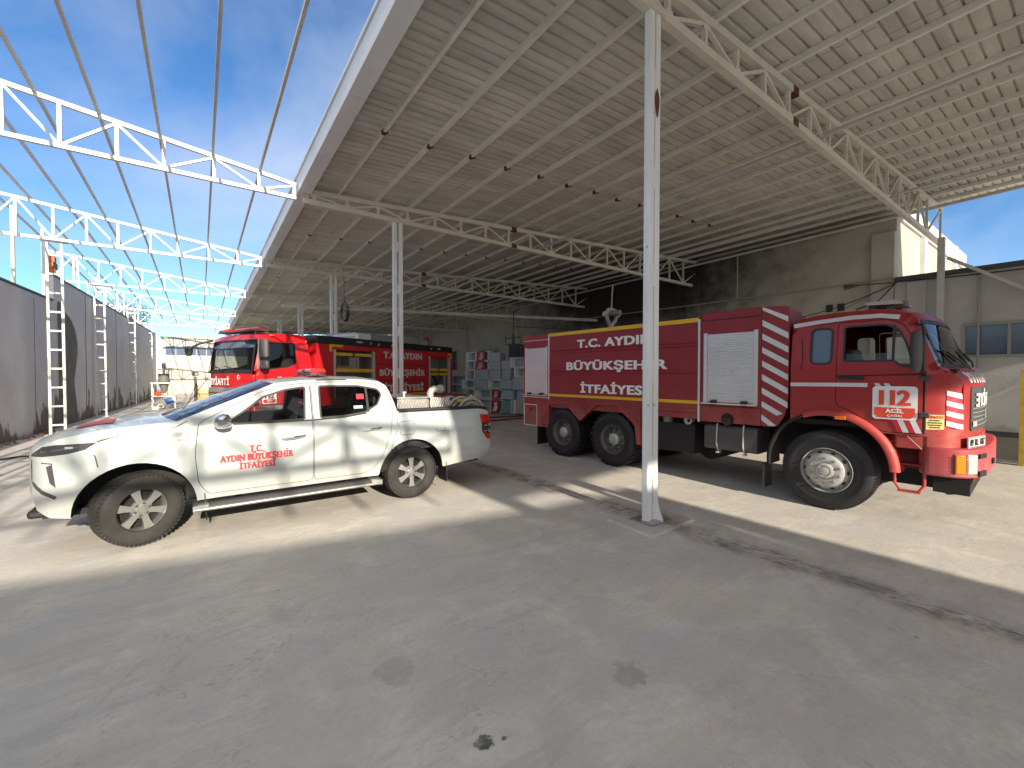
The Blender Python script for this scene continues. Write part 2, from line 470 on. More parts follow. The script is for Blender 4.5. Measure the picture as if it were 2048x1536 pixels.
def brick_material():
    m, n, l, p = nmat("pale brickwork")
    o = n.new('ShaderNodeTexCoord').outputs['Object']
    b = n.new('ShaderNodeTexBrick')
    k = n.new('ShaderNodeMapping')
    k.inputs['Rotation'].default_value = (R(90), 0, 0)
    l.new(o, k.inputs[0])
    l.new(k.outputs[0], b.inputs['Vector'])
    b.inputs['Scale'].default_value = 1.6
    b.inputs['Color1'].default_value = (0.40, 0.34, 0.34, 1)
    b.inputs['Color2'].default_value = (0.52, 0.46, 0.45, 1)
    b.inputs['Mortar'].default_value = (0.62, 0.60, 0.58, 1)
    b.inputs['Mortar Size'].default_value = 0.03
    l.new(b.outputs[0], p.inputs['Base Color'])
    p.inputs['Roughness'].default_value = .9
    return m
BRICKWORK = brick_material()

# ------------------------------------------------------------------ mesh helpers
class MB:
    def __init__(s):
        s.v, s.f, s.mi = [], [], []

    def add(s, vs, fs, mi=0):
        o = len(s.v)
        s.v += [tuple(p) for p in vs]
        for f in fs:
            s.f.append([o + i for i in f])
            s.mi.append(mi)
        return s

    def box(s, x0, x1, y0, y1, z0, z1, mi=0):
        v = [(x, y, z) for z in (z0, z1) for y in (y0, y1) for x in (x0, x1)]
        return s.add(v, [(0, 2, 3, 1), (4, 5, 7, 6), (0, 1, 5, 4), (2, 6, 7, 3), (0, 4, 6, 2), (1, 3, 7, 5)], mi)

    def beam(s, a, b, w, h=None, up=(0, 0, 1), mi=0):
        a, b = Vector(a), Vector(b)
        h = h or w
        d = (b - a).normalized()
        u = Vector(up)
        if abs(d.dot(u)) > .98:
            u = Vector((1, 0, 0))
        sd = d.cross(u).normalized() * (w / 2)
        uu = sd.cross(d).normalized() * (h / 2)
        v = [p + i * sd + j * uu for p in (a, b) for j in (-1, 1) for i in (-1, 1)]
        return s.add(v, [(0, 2, 3, 1), (4, 5, 7, 6), (0, 1, 5, 4), (2, 6, 7, 3), (0, 4, 6, 2), (1, 3, 7, 5)], mi)

    def tube(s, pts, r, n=8, closed=False, mi=0):
        pts = [Vector(p) for p in pts]
        k = len(pts)
        rings = []
        prev = None
        for i, p in enumerate(pts):
            if closed:
                d = pts[(i + 1) % k] - pts[i - 1]
            else:
                d = pts[min(i + 1, k - 1)] - pts[max(i - 1, 0)]
            d.normalize()
            if prev is None:
                u = Vector((0, 0, 1)) if abs(d.z) < .9 else Vector((1, 0, 0))
                a = d.cross(u).normalized()
            else:
                a = (prev - d * prev.dot(d)).normalized()
            prev = a
            b = d.cross(a)
            rr = r[i] if isinstance(r, (list, tuple)) else r
            rings.append([p + a * (rr * cos(2 * pi * j / n)) + b * (rr * sin(2 * pi * j / n)) for j in range(n)])
        vs = [q for g in rings for q in g]
        fs = []
        for i in range(k if closed else k - 1):
            i2 = (i + 1) % k
            for j in range(n):
                j2 = (j + 1) % n
                fs.append((i * n + j, i * n + j2, i2 * n + j2, i2 * n + j))
        if not closed:
            fs += [tuple(range(n))[::-1], tuple((k - 1) * n + j for j in range(n))]
        return s.add(vs, fs, mi)

    def cyl(s, a, b, r, n=16, r2=None, mi=0):
        return s.tube([a, b], [r, r if r2 is None else r2], n, mi=mi)

    def lathe(s, prof, c=(0, 0, 0), axis='y', n=40, closed=False, mi=0):
        """prof: list of (radius, offset along axis)"""
        vs, fs = [], []
        k = len(prof)
        for j in range(n):
            a = 2 * pi * j / n
            for r, h in prof:
                q = (r * cos(a), h, r * sin(a)) if axis == 'y' else ((r * cos(a), r * sin(a), h) if axis == 'z' else (h, r * cos(a), r * sin(a)))
                vs.append((c[0] + q[0], c[1] + q[1], c[2] + q[2]))
        for j in range(n):
            j2 = (j + 1) % n
            for i in range(k if closed else k - 1):
                i2 = (i + 1) % k
                fs.append((j * k + i, j * k + i2, j2 * k + i2, j2 * k + i))
        return s.add(vs, fs, mi)

    def prism(s, poly, f0, f1, mi=0):
        """poly of 2D points extruded between maps f0(u,v), f1(u,v)"""
        n = len(poly)
        vs = [f0(*p) for p in poly] + [f1(*p) for p in poly]
        fs = [tuple(range(n))[::-1], tuple(range(n, 2 * n))]
        fs += [(i, (i + 1) % n, n + (i + 1) % n, n + i) for i in range(n)]
        return s.add(vs, fs, mi)

    def grid(s, rows, mi=0):
        n = len(rows[0])
        vs = [p for r in rows for p in r]
        fs = [(i * n + j, i * n + j + 1, (i + 1) * n + j + 1, (i + 1) * n + j) for i in range(len(rows) - 1) for j in range(n - 1)]
        return s.add(vs, fs, mi)

    def build(s, name, mat, parent=None, bevel=0.0, sharp=38, recalc=True, loc=None, weld=0):
        me = bpy.data.meshes.new(name)
        me.from_pydata(s.v, [], s.f)
        if isinstance(mat, (list, tuple)):
            for k in mat:
                me.materials.append(k)
            me.polygons.foreach_set('material_index', s.mi)
        else:
            me.materials.append(mat)
        if recalc or weld:
            bm = bmesh.new()
            bm.from_mesh(me)
            if weld:
                bmesh.ops.remove_doubles(bm, verts=bm.verts, dist=weld)
            if recalc:
                bmesh.ops.recalc_face_normals(bm, faces=bm.faces)
            bm.to_mesh(me)
            bm.free()
        me.polygons.foreach_set('use_smooth', [True] * len(me.polygons))
        me.set_sharp_from_angle(angle=R(sharp))
        me.update()
        o = bpy.data.objects.new(name, me)
        COL.objects.link(o)
        if parent:
            o.parent = parent
        if loc:
            o.location = loc
        if bevel:
            b = o.modifiers.new('bevel', 'BEVEL')
            b.width, b.segments, b.limit_method, b.angle_limit = bevel, 2, 'ANGLE', R(40)
        return o

def tag(o, label=None, cat=None, group=None, kind=None):
    if label: o['label'] = label
    if cat: o['category'] = cat
    if group: o['group'] = group
    if kind: o['kind'] = kind
    return o

def thing(name, label, cat, loc=(0, 0, 0), rz=0.0, group=None):
    o = bpy.data.objects.new(name, None)
    COL.objects.link(o)
    o.location = loc
    o.rotation_euler = (0, 0, rz)
    o.empty_display_size = .2
    return tag(o, label, cat, group)

def part(name, parent, loc=(0, 0, 0), rot=(0, 0, 0)):
    o = bpy.data.objects.new(name, None)
    COL.objects.link(o)
    o.parent = parent
    o.location = loc
    o.rotation_euler = rot
    o.empty_display_size = .1
    return o

def dup(o, parent=None, loc=None, rot=None):
    c = o.copy()
    COL.objects.link(c)
    c.parent = parent
    if loc is not None: c.location = loc
    if rot is not None: c.rotation_euler = rot
    for ch in list(o.children):
        dup(ch, c)
    return c

# 2D curve helpers
def arc(cx, cz, r, a0, a1, n=14, ry=None):
    ry = ry or r
    return [(cx + r * cos(R(a0 + (a1 - a0) * i / n)), cz + ry * sin(R(a0 + (a1 - a0) * i / n))) for i in range(n + 1)]

def rrect(x0, z0, x1, z1, r, n=5):
    p = []
    for cx, cz, a in ((x1 - r, z1 - r, 0), (x0 + r, z1 - r, 90), (x0 + r, z0 + r, 180), (x1 - r, z0 + r, 270)):
        p += arc(cx, cz, r, a, a + 90, n)
    return p

def rounded(poly, r, n=4):
    """polygon with its corners rounded"""
    out = []
    k = len(poly)
    for i in range(k):
        a, b, c = Vector(poly[i - 1]), Vector(poly[i]), Vector(poly[(i + 1) % k])
        d0, d1 = a - b, c - b
        t = min(r, d0.length * .45, d1.length * .45)
        p0, p1 = b + d0.normalized() * t, b + d1.normalized() * t
        for j in range(n + 1):
            u = j / n
            q = p0 * (1 - u) ** 2 + b * (2 * u * (1 - u)) + p1 * u * u
            out.append((q.x, q.y))
    return out

def area2(p):
    return sum(p[i - 1][0] * p[i][1] - p[i][0] * p[i - 1][1] for i in range(len(p)))

def inset(poly, d):
    """move a polygon's edge inwards by d (outwards when negative)"""
    sgn = 1 if area2(poly) > 0 else -1
    out = []
    k = len(poly)
    for i in range(k):
        a, b, c = Vector(poly[i - 1]), Vector(poly[i]), Vector(poly[(i + 1) % k])
        e0, e1 = (b - a), (c - b)
        if e0.length < 1e-6 or e1.length < 1e-6:
            out.append((b.x, b.y)); continue
        e0.normalize(); e1.normalize()
        n0, n1 = Vector((-e0.y, e0.x)) * sgn, Vector((-e1.y, e1.x)) * sgn
        m = n0 + n1
        if m.length < 1e-4:
            m = n0
        m.normalize()
        q = b + m * (d / max(.4, m.dot(n0)))
        out.append((q.x, q.y))
    return out

def resample(loop, step):
    out = []
    k = len(loop)
    for i in range(k):
        a, b = loop[i], loop[(i + 1) % k]
        d = hypot(b[0] - a[0], b[1] - a[1])
        if d < 1e-5:
            continue
        n = max(1, int(math.ceil(d / step)))
        out += [(a[0] + (b[0] - a[0]) * j / n, a[1] + (b[1] - a[1]) * j / n) for j in range(n)]
    return out

def inpoly(x, y, p):
    r = False
    j = len(p) - 1
    for i in range(len(p)):
        xi, yi = p[i]
        xj, yj = p[j]
        if (yi > y) != (yj > y) and x < (xj - xi) * (y - yi) / (yj - yi) + xi:
            r = not r
        j = i
    return r

def panel(mb, outline, holes, step, fn, rim=0.0, off=0.0, mi=0, rim_out=None):
    """curved sheet: a 2D outline with holes filled with small triangles and mapped by fn(u, v, off)"""
    loops = [resample(outline, step)] + [resample(h, step) for h in holes]
    pts, edges = [], []
    for lp in loops:
        o = len(pts)
        pts += lp
        edges += [(o + i, o + (i + 1) % len(lp)) for i in range(len(lp))]
    bpts = list(pts)
    xs, ys = [p[0] for p in loops[0]], [p[1] for p in loops[0]]
    nx, ny = int((max(xs) - min(xs)) / step) + 1, int((max(ys) - min(ys)) / step) + 1
    for i in range(nx + 1):
        for j in range(ny + 1):
            x, y = min(xs) + i * step + (j % 2) * step * .5, min(ys) + j * step
            if not inpoly(x, y, loops[0]) or any(inpoly(x, y, h) for h in loops[1:]):
                continue
            if min((x - q[0]) ** 2 + (y - q[1]) ** 2 for q in bpts) < (step * .45) ** 2:
                continue
            pts.append((x, y))
    vs, es, fs, *_ = delaunay_2d_cdt([Vector(p) for p in pts], edges, [], 0, 1e-6)
    keep = []
    for f in fs:
        cx, cy = sum(vs[i].x for i in f) / len(f), sum(vs[i].y for i in f) / len(f)
        if inpoly(cx, cy, loops[0]) and not any(inpoly(cx, cy, h) for h in loops[1:]):
            keep.append(tuple(f))
    mb.add([fn(v.x, v.y, off) for v in vs], keep, mi)
    ro = rim if rim_out is None else rim_out
    for q, lp in enumerate(loops):
        rr = ro if q == 0 else rim
        if rr:
            n = len(lp)
            mb.add([fn(x, y, off) for x, y in lp] + [fn(x, y, off - rr) for x, y in lp],
                   [(i, (i + 1) % n, n + (i + 1) % n, n + i) for i in range(n)], mi)
    return mb

def ribbon(mb, path, w, fn, off=0.002, closed=False, mi=0, step=.06):
    """flat line of width w drawn on the surface fn along a 2D path"""
    pts = []
    k = len(path)
    for i in range(k if closed else k - 1):
        a, b = path[i], path[(i + 1) % k]
        n = max(1, int(hypot(b[0] - a[0], b[1] - a[1]) / step))
        pts += [(a[0] + (b[0] - a[0]) * j / n, a[1] + (b[1] - a[1]) * j / n) for j in range(n)]
    if not closed:
        pts.append(path[-1])
    n = len(pts)
    vs, fs = [], []
    for i, p in enumerate(pts):
        a = pts[i - 1] if (i or closed) else pts[0]
        b = pts[(i + 1) % n] if (i < n - 1 or closed) else pts[-1]
        d = Vector((b[0] - a[0], b[1] - a[1]))
        if d.length < 1e-9: d = Vector((1, 0))
        d.normalize()
        m = Vector((-d.y, d.x)) * (w / 2)
        vs += [fn(p[0] + m.x, p[1] + m.y, off), fn(p[0] - m.x, p[1] - m.y, off)]
    for i in range(n if closed else n - 1):
        j = (i + 1) % n
        fs.append((2 * i, 2 * i + 1, 2 * j + 1, 2 * j))
    mb.add(vs, fs, mi)
    return mb

_txt = {}
def glyphs(s, bold):
    key = (s, bold)
    if key not in _txt:
        cu = bpy.data.curves.new("lettering", 'FONT')
        cu.body, cu.size, cu.align_x, cu.align_y = s, 1.0, 'LEFT', 'BOTTOM_BASELINE'
        cu.offset = bold
        cu.resolution_u = 3
        cu.space_character = (.86 if s == "112" else 1.04) + bold * 1.2
        ob = bpy.data.objects.new("lettering", cu)
        me = bpy.data.meshes.new_from_object(ob)
        vs = [(v.co.x, v.co.y) for v in me.vertices]
        fs = [tuple(p.vertices) for p in me.polygons]
        bpy.data.objects.remove(ob)
        bpy.data.curves.remove(cu)
        bpy.data.meshes.remove(me)
        _txt[key] = (vs, fs)
    return _txt[key]

def lettering(mb, s, u0, v0, u1, v1, fn, off=0.004, bold=0.03, mi=0, mirror=False, skew=0.0, heavy=0.045):
    """fit a line of capitals into the box u0..u1, v0..v1 of the surface fn (cap: capitals fill v0..v1)"""
    vs, fs = glyphs(s, bold)
    x0, x1 = min(p[0] for p in vs), max(p[0] for p in vs)
    ch = glyphs("H", bold)[0]
    c0, c1 = min(p[1] for p in ch), max(p[1] for p in ch)
    d = abs(v1 - v0) * heavy
    for k, sh in enumerate((-d, 0, d) if heavy else (0,)):
        out = []
        for x, y in vs:
            a = (x - x0) / (x1 - x0)
            if mirror: a = 1 - a
            b = (y - c0) / (c1 - c0)
            u = u0 + (u1 - u0) * a
            out.append(fn(u + sh, v0 + (v1 - v0) * b + skew * (u - u0), off + .0006 * k))
        mb.add(out, fs, mi)
    return mb

def loft(mb, stations, wfn, n=14, power=2.0, mi=0):
    """crosswise strips: stations (x, z, bulge forward, crown up); width from wfn(x,z)"""
    rows = []
    for x, z, b, c in stations:
        W = wfn(x, z)
        row = []
        for i in range(n + 1):
            t = -1 + 2 * i / n
            k = 1 - abs(t) ** power
            row.append((x + b * k, W * t, z + c * k))
        rows.append(row)
    return mb.grid(rows, mi)

# ------------------------------------------------------------------ the setting
def zdrop(Y):                        # the yard and its frames fall slightly towards the far end
    return -0.017 * (Y - 3.2)

g = MB()
g.add([(-250, -250, 0), (250, -250, 0), (250, 250, 0), (-250, 250, 0)], [(0, 1, 2, 3)])
tag(g.build('ground', GROUND), 'worn pale concrete yard with stains and a cracked seam', kind='structure')
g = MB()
g.add([(13.5, -9, .004), (18.68, -9, .004), (18.68, 2.6, .004), (13.5, 1.6, .004)], [(0, 1, 2, 3)])  # added sheet, painted dark where the yard only lies in shade
tag(g.build('floor', FLOOR_SHADE), 'shade painted floor strip by the annex wall', kind='structure')

TRY = [-16.2, -9.6, -3.2, 3.2, 11.35, 18.3, 25.3, 32.8, 40.0, 47.0]   # truss lines of both frames
XE, XW = 2.12, 19.9
ztop = lambda X: 6.40 + .052 * (X - 2.12)

# ---- big shed roof on white posts
shed = thing('open_shed', 'long open shed with ribbed roof on white steel posts and trusses', 'shed', (0, 0, 0))
YA, YB = -13.4, 49.0
m = MB()
prof = []
y = YA
while y < YB:
    for dy, dz in ((0, 0), (.115, 0), (.128, .042), (.175, .042), (.1899, 0)):
        prof.append((y + dy, dz))
    y += .19
rows = []
for X in (1.98, 8, 14, 20.0):
    rows.append([(X, p, ztop(X) + .125 + q + zdrop(p)) for p, q in prof])
m.grid(rows)
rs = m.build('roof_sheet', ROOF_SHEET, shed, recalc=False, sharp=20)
sm = rs.modifiers.new('thickness', 'SOLIDIFY')
sm.thickness, sm.offset = 0.03, 1

# purlins, with rusty splice clips
k = 0
X = 2.87
while X < 19.9:
    m = MB()
    m.beam((X, YA + .1, ztop(X) + .055 + zdrop(YA)), (X, YB - .1, ztop(X) + .055 + zdrop(YB)), .06, .11)
    pu = m.build('purlin', CREAM_PURLIN, shed)
    for Y in (8.05 + .05 * (k % 2), 14.9, 21.6):
        if X < 15:
            c = MB()
            c.box(X - .036, X + .036, Y - .05, Y + .05, ztop(X) - .012 + zdrop(Y), ztop(X) + .06 + zdrop(Y))
            c.box(X + .034, X + .042, Y - .10, Y - .045, ztop(X) - .03 + zdrop(Y), ztop(X) + .10 + zdrop(Y))
            c.build('splice_clip', RUST, pu)
    X += .955
    k += 1

# roof trusses
for Y in TRY[2:]:
    zb = 6.12 + zdrop(Y)
    tr = part('truss', shed)
    zt = lambda X: ztop(X) - .05 + zdrop(Y)
    m = MB(); m.beam((2.05, Y, zb), (XW, Y, zb), .10, .115); m.build('bottom_chord', CREAM_STEEL, tr)
    m = MB(); m.beam((2.05, Y, zt(2.05)), (XW, Y, zt(XW)), .10, .115); m.build('top_chord', CREAM_STEEL, tr)
    xs = [2.3]
    while xs[-1] < XW - .9:
        xs.append(xs[-1] + .76 + .018 * len(xs))
    xs[-1] = XW - .06
    for i, x in enumerate(xs):
        m = MB(); m.beam((x, Y, zb + .05), (x, Y, zt(x) - .05), .06, .06, (1, 0, 0)); m.build('strut', CREAM_STEEL, tr)
        if i + 1 < len(xs):
            x2 = xs[i + 1]
            m = MB()
            if i % 2: m.beam((x + .03, Y, zb + .05), (x2 - .03, Y, zt(x2) - .06), .05, .05, (0, 1, 0))
            else: m.beam((x + .03, Y, zt(x) - .06), (x2 - .03, Y, zb + .05), .05, .05, (0, 1, 0))
            m.build('diagonal', CREAM_STEEL, tr)
    if 0 < Y < 12:
        for i, x in enumerate(xs[:-1]):
            m = MB()
            m.box(x - .07, x + .07, Y - .0325, Y - .0305, zb + .05, zb + .13) if i % 2 else m.box(x - .07, x + .07, Y - .0325, Y - .0305, zt(x) - .13, zt(x) - .05)
            m.build('gusset', CREAM_STEEL, tr)
    if Y < 20:
        m = MB()
        m.box(8.22, 8.42, Y - .056, Y + .056, zb - .056, zb + .075)
        m.box(8.22, 8.42, Y - .056, Y + .056, zt(8.3) - .075, zt(8.3) + .053)
        m.build('joint_plate', RUST, tr)

# posts: two square tubes side by side with battens
def post(Y, near=False):
    z1 = 6.07 + zdrop(Y)
    p = part('post', shed)
    p.location = (4.4, Y, 0)
    for s in (-1, 1):
        hw_ = .046 if near else .055
        m = MB(); m.box(-hw_, hw_, -.045 if near else -.055, .045 if near else .055, 0.0, z1)
        m.build('tube', POST_PAINT, p, bevel=.014, loc=(s * (.056 if near else .082), 0, 0))
    m = MB()
    z = .55
    while z < z1:
        gw_ = .0095 if near else .0265
        m.box(-gw_, gw_, -.036, .036, z, z + .26)
        z += 1.15
    m.build('batten', POST_PAINT, p)
    m = MB(); m.box(-.15, .15, -.07, .07, z1, z1 + .012); m.build('cap_plate', CREAM_STEEL, p)
    if near:
        m = MB()
        m.box(-.17, .22, -.16, .16, 0.0235, .040)
        m.build('base_plate', STEEL, p)
        m = MB()
        m.prism([(.103, .041), (.21, .041), (.21, .07), (.135, .30), (.103, .30)], lambda u, v: (u, -.006, v), lambda u, v: (u, .006, v))
        m.prism([(-.046, .041), (-.15, .041), (-.15, .06), (-.046, .26)], lambda u, v: (.05, u, v), lambda u, v: (.06, u, v))
        m.build('gusset', POST_PAINT, p)
        m = MB()
        v = [(.030 + .042 * cos(a) * (1 + .15 * sin(3 * a)), -.0468, 5.02 + .16 * sin(a) * (1 + .1 * cos(4 * a))) for a in [2 * pi * i / 22 for i in range(22)]]
        m.add(v, [tuple(range(22))])
        m.build('rust_patch', RUST, p)
        tag(p, 'front white twin tube post with a brown rust patch near its top')
for Y in TRY[2:]:
    post(Y, abs(Y - 3.2) < .1)
# concrete pad round the near post
m = MB(); m.prism([(-.42, -.34), (.5, -.30), (.55, .3), (-.38, .36)], lambda u, v: (4.4 + u, 3.2 + v, .0), lambda u, v: (4.4 + u * .93, 3.2 + v * .93, .022))
m.build('post_footing', GROUND, shed)

# gutter along the eave, in joined lengths
y = YA
while y < YB:
    y2 = min(y + 4.1, YB)
    m = MB()
    f = lambda u, v, yy: (u, yy, v + zdrop(yy))
    sec = [(1.93, 6.62), (1.97, 6.62), (1.98, 6.36), (2.20, 6.34), (2.21, 6.58), (2.23, 6.58), (2.23, 6.31), (1.95, 6.31)]
    m.prism(sec, lambda u, v: f(u, v, y + .004), lambda u, v: f(u, v, y2 - .004))
    m.prism([(1.90, 6.63), (2.02, 6.63), (2.02, 6.70), (1.90, 6.68)], lambda u, v: f(u, v, y + .002), lambda u, v: f(u, v, y2 - .002))
    m.build('gutter', GUTTER, shed)
    y = y2
# pipes running the length of the roof
for X, Z, r_ in ((9.63, 6.33, .045), (18.3, 6.93, .05), (14.2, 6.33, .03)):
    m = MB(); m.tube([(X, YA + 1, Z + zdrop(YA)), (X, YB - 2, Z + zdrop(YB))], r_, 10); m.build('pipe', PURLIN, shed)
# end column and braces by the annex
m = MB(); m.box(18.36, 18.52, 2.86, 3.02, 0, 6.0); m.build('end_column', PURLIN, shed, bevel=.01)
m = MB(); m.beam((18.42, 2.8, 5.35), (18.42, .2, 3.35), .09); m.build('brace', PURLIN, shed)
m = MB(); m.beam((18.45, 2.2, .9), (18.45, -.6, 2.9), .07); m.build('brace', PURLIN, shed)

# ---- open pergola frame with ladder columns
perg = thing('pergola_frame', 'bare white steel roof frame on ladder columns, without sheeting', 'pergola')
ptop = lambda X: 6.42 + .125 * (2.12 - X)
LX = {18.3: -3.44, 25.3: -3.44, 32.8: -3.15, 40.0: -2.9, 11.35: -3.6, 3.2: -3.7, -3.2: -3.7, -9.6: -3.7}
for Y in TRY[1:9]:
    zb = 6.14 + zdrop(Y) - (.08 if 12 < Y else 0)
    x0 = -4.95
    tr = part('truss', perg)
    zt = lambda X: ptop(X) + zdrop(Y) - (.08 if 12 < Y else 0)
    m = MB(); m.beam((x0, Y, zb), (1.9, Y, zb), .08, .08); m.build('bottom_chord', WHITE_STEEL, tr)
    m = MB(); m.beam((x0, Y, zt(x0)), (1.9, Y, zt(1.9)), .08, .08); m.build('top_chord', WHITE_STEEL, tr)
    xs = [1.86, 1.14, .30, -.54, -1.25, -2.03, -2.74, -3.45, -4.2, -4.91]
    for i, x in enumerate(xs):
        m = MB(); m.beam((x, Y, zb + .04), (x, Y, zt(x) - .04), .06, .06, (1, 0, 0)); m.build('strut', WHITE_STEEL, tr)
        if i + 1 < len(xs):
            x2 = xs[i + 1]
            m = MB()
            if i % 2: m.beam((x - .03, Y, zb + .045), (x2 + .03, Y, zt(x2) - .05), .045, .045, (0, 1, 0))
            else: m.beam((x - .03, Y, zt(x) - .05), (x2 + .03, Y, zb + .045), .045, .045, (0, 1, 0))
            m.build('diagonal', WHITE_STEEL, tr)
    lx = LX[Y]
    lc = part('ladder_column', perg, (lx, Y, 0))
    for s in (-1, 1):
        m = MB(); m.box(-.03, .03, -.03, .03, 0, zb - .06); m.build('rail', WHITE_STEEL, lc, loc=(s * .155, 0, 0))
    z = .3
    while z < zb - .2:
        m = MB(); m.box(-.125, .125, -.025, .025, -.025, .025); m.build('rung', WHITE_STEEL, lc, loc=(0, 0, z))
        z += .56
    m = MB(); m.box(-.30, .30, -.16, .16, zb - .06, zb - .041); m.box(-.28, .28, -.16, .16, .004, .02); m.build('plate', WHITE_STEEL, lc)
for X in (-4.75, -3.95, -3.12, -2.34, -1.50, -.60, .28, 1.16):
    m = MB()
    m.beam((X, -13.2, ptop(X) + .085 + zdrop(-13.2)), (X, 47, ptop(X) + .005 + zdrop(47)), .045, .075)
    m.build('purlin', PURLIN if X > -9 else WHITE_STEEL, perg)

# ---- neighbouring roof behind the viewer (its shade lies across the foreground)
nb = thing('neighbouring_canopy', 'low pitched sheet canopy over the entrance side of the yard', 'canopy')
m = MB()
m.add([(-9.0, -12.95, 7.30), (2.05, -12.95, 6.45), (3.55, -12.95, 6.40), (3.67, -16.3, 6.40), (3.67, -40, 6.40), (2.05, -40, 6.45), (-9.0, -40, 7.30)], [(0, 1, 5, 6), (1, 2, 3, 4, 5)])
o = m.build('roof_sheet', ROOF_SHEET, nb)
o.modifiers.new('thickness', 'SOLIDIFY').thickness = .05
m = MB(); m.beam((3.88, -12.95, 6.35), (3.82, -40, 6.35), .40, .2); m.build('eave_beam', GUTTER, nb)
for Y in (-14, -22, -30, -38):
    m = MB(); m.box(3.8, 4.0, Y - .1, Y + .1, 0, 6.2); m.build('post', WHITE_STEEL, nb)
    m = MB(); m.beam((3.9, Y, 6.2), (-9, Y, 7.1), .1); m.build('rafter', WHITE_STEEL, nb)
    m = MB(); m.box(-8.9, -8.7, Y - .1, Y + .1, 0, 7.0); m.build('post', WHITE_STEEL, nb)

# ---- boundary wall on the left, in two heights
def wall_run(name, label, p0, p1, h0, h1, mat, thick=.22):
    t = thing(name, label, 'wall')
    d = (Vector(p1) - Vector(p0)).normalized()
    nrm = Vector((d.y, -d.x)) * thick           # thickness away from the yard
    a, b = Vector(p0), Vector(p1)
    m = MB()
    q = [(a, 0), (b, 0), (b, h1), (a, h0)]
    m.prism([(0, 0), (1, 0), (1, h1), (0, h0)],
            lambda u, v: (*(a + (b - a) * u), v), lambda u, v: (*(a + (b - a) * u - nrm), v))
    m.build('plaster', mat, t)
    return t, a, b, nrm
wx = lambda Y: -4.15 + .050 * (Y - 16.3)
lw, a, b, nn_ = wall_run('boundary_wall', 'lower grey plaster boundary wall nearest the viewer with damp stained foot', (wx(-2), -2), (wx(20.6), 20.6), 4.2, 4.25, WALL_LEFT)
m = MB(); m.beam((wx(-2) - .1, -2, 4.24), (wx(20.6) - .1, 20.6, 4.29), .26, .05); m.build('coping', DARKGREY, lw)
for Y in (18.9,):
    m = MB(); m.beam((wx(Y) + .003, Y, .5), (wx(Y) + .003, Y + .05, 4.1), .012, .012, (0, 1, 0)); m.build('crack', DARKGREY, lw)
for Y in (15.6, 17.9, 20.2):
    m = MB(); m.beam((wx(Y) - .1, Y, 4.2), (wx(Y) - .1, Y, 6.5), .07); m.build('wall_post', WHITE_STEEL, lw)
hw, a, b, nn_ = wall_run('boundary_wall', 'taller plaster boundary wall with dark bare patches behind the ladder columns', (wx(20.7), 20.7), (wx(43.8), 43.8), 5.12, 5.0, WALL_LEFT)
m = MB(); m.beam((wx(20.7) - .1, 20.7, 5.14), (wx(43.8) - .1, 43.8, 5.02), .26, .05); m.build('coping', DARKGREY, hw)
m = MB()
patch = [(21.0, .02), (23.1, .02), (23.0, .8), (22.7, 1.5), (23.05, 2.2), (23.3, 2.9), (23.0, 3.5), (22.4, 3.9), (21.9, 4.0), (21.5, 4.3), (21.0, 4.35)]
patch = rounded(patch, .5, 4)
m.add([(wx(u) + .004, u, v) for u, v in patch], [tuple(range(len(patch)))])
m.build('bare_patch', M("bare damp render", (0.15, 0.145, 0.13), .95, var=(2, .25), bump=(9, .4)), hw)
for Y in (24.3, 27.4, 29.8):
    m = MB(); m.beam((wx(Y) + .003, Y, .3), (wx(Y) + .003, Y + .1, 5.0), .03, .012, (0, 1, 0)); m.build('crack', DARKGREY, hw)
for Y in (24.0, 26.6, 31, 34, 37):
    m = MB(); m.beam((wx(Y) - .1, Y, 5.0), (wx(Y) - .1, Y, 6.3), .06); m.build('wall_post', WHITE_STEEL, hw)
# loose hollow bricks at the step of the wall
for i, (y_, z_) in enumerate(((20.95, 5.17), (20.95, 5.38), (20.95, 5.59))):
    m = MB()
    m.box(-.10, .10, -.19, .19, 0, .20)
    for q in (-.11, 0, .11):
        m.box(.1005, .1025, q - .035, q + .035, .045, .155, 1)
    o = m.build('hollow_brick', [BRICK_ORANGE, DARKGREY], None, loc=(wx(y_) - .1, y_, z_))
    o.rotation_euler.z = R((8, -6, 4)[i])
    tag(o, ('lowest orange hollow brick on top of the taller boundary wall', 'middle orange hollow brick of the pile on the boundary wall', 'topmost orange hollow brick of the pile on the boundary wall')[i], 'brick', 'orange bricks on the boundary wall')

# ---- white building closing the far end
fb = thing('white_building', 'white building with a band of blue framed windows at the far end', 'building')
m = MB(); m.box(-2.35, 16.0, 44.0, 54, 0, 4.75); m.build('wall', WALL_WHITE, fb)
m = MB(); m.box(-2.5, 16.1, 43.86, 54.1, 4.753, 4.86); m.build('roof_edge', WALL_FARWHITE, fb)
for i in range(9):
    x = -2.2 + i * .67
    m = MB()
    m.box(x, x + .63, 43.95, 43.99, 3.42, 4.12)
    f = m.build('window', M("blue window frame", (.05, .09, .30), .4) if i == 0 else bpy.data.materials["blue window frame"], fb)
    m = MB(); m.box(x + .05, x + .58, 43.93, 43.948, 3.47, 4.07); m.build('pane', GLASS_BLUE, f)
m = MB(); m.box(-1.7, 1.3, 43.8, 43.98, .0, .28); m.build('plinth', GREY_BODY, fb)

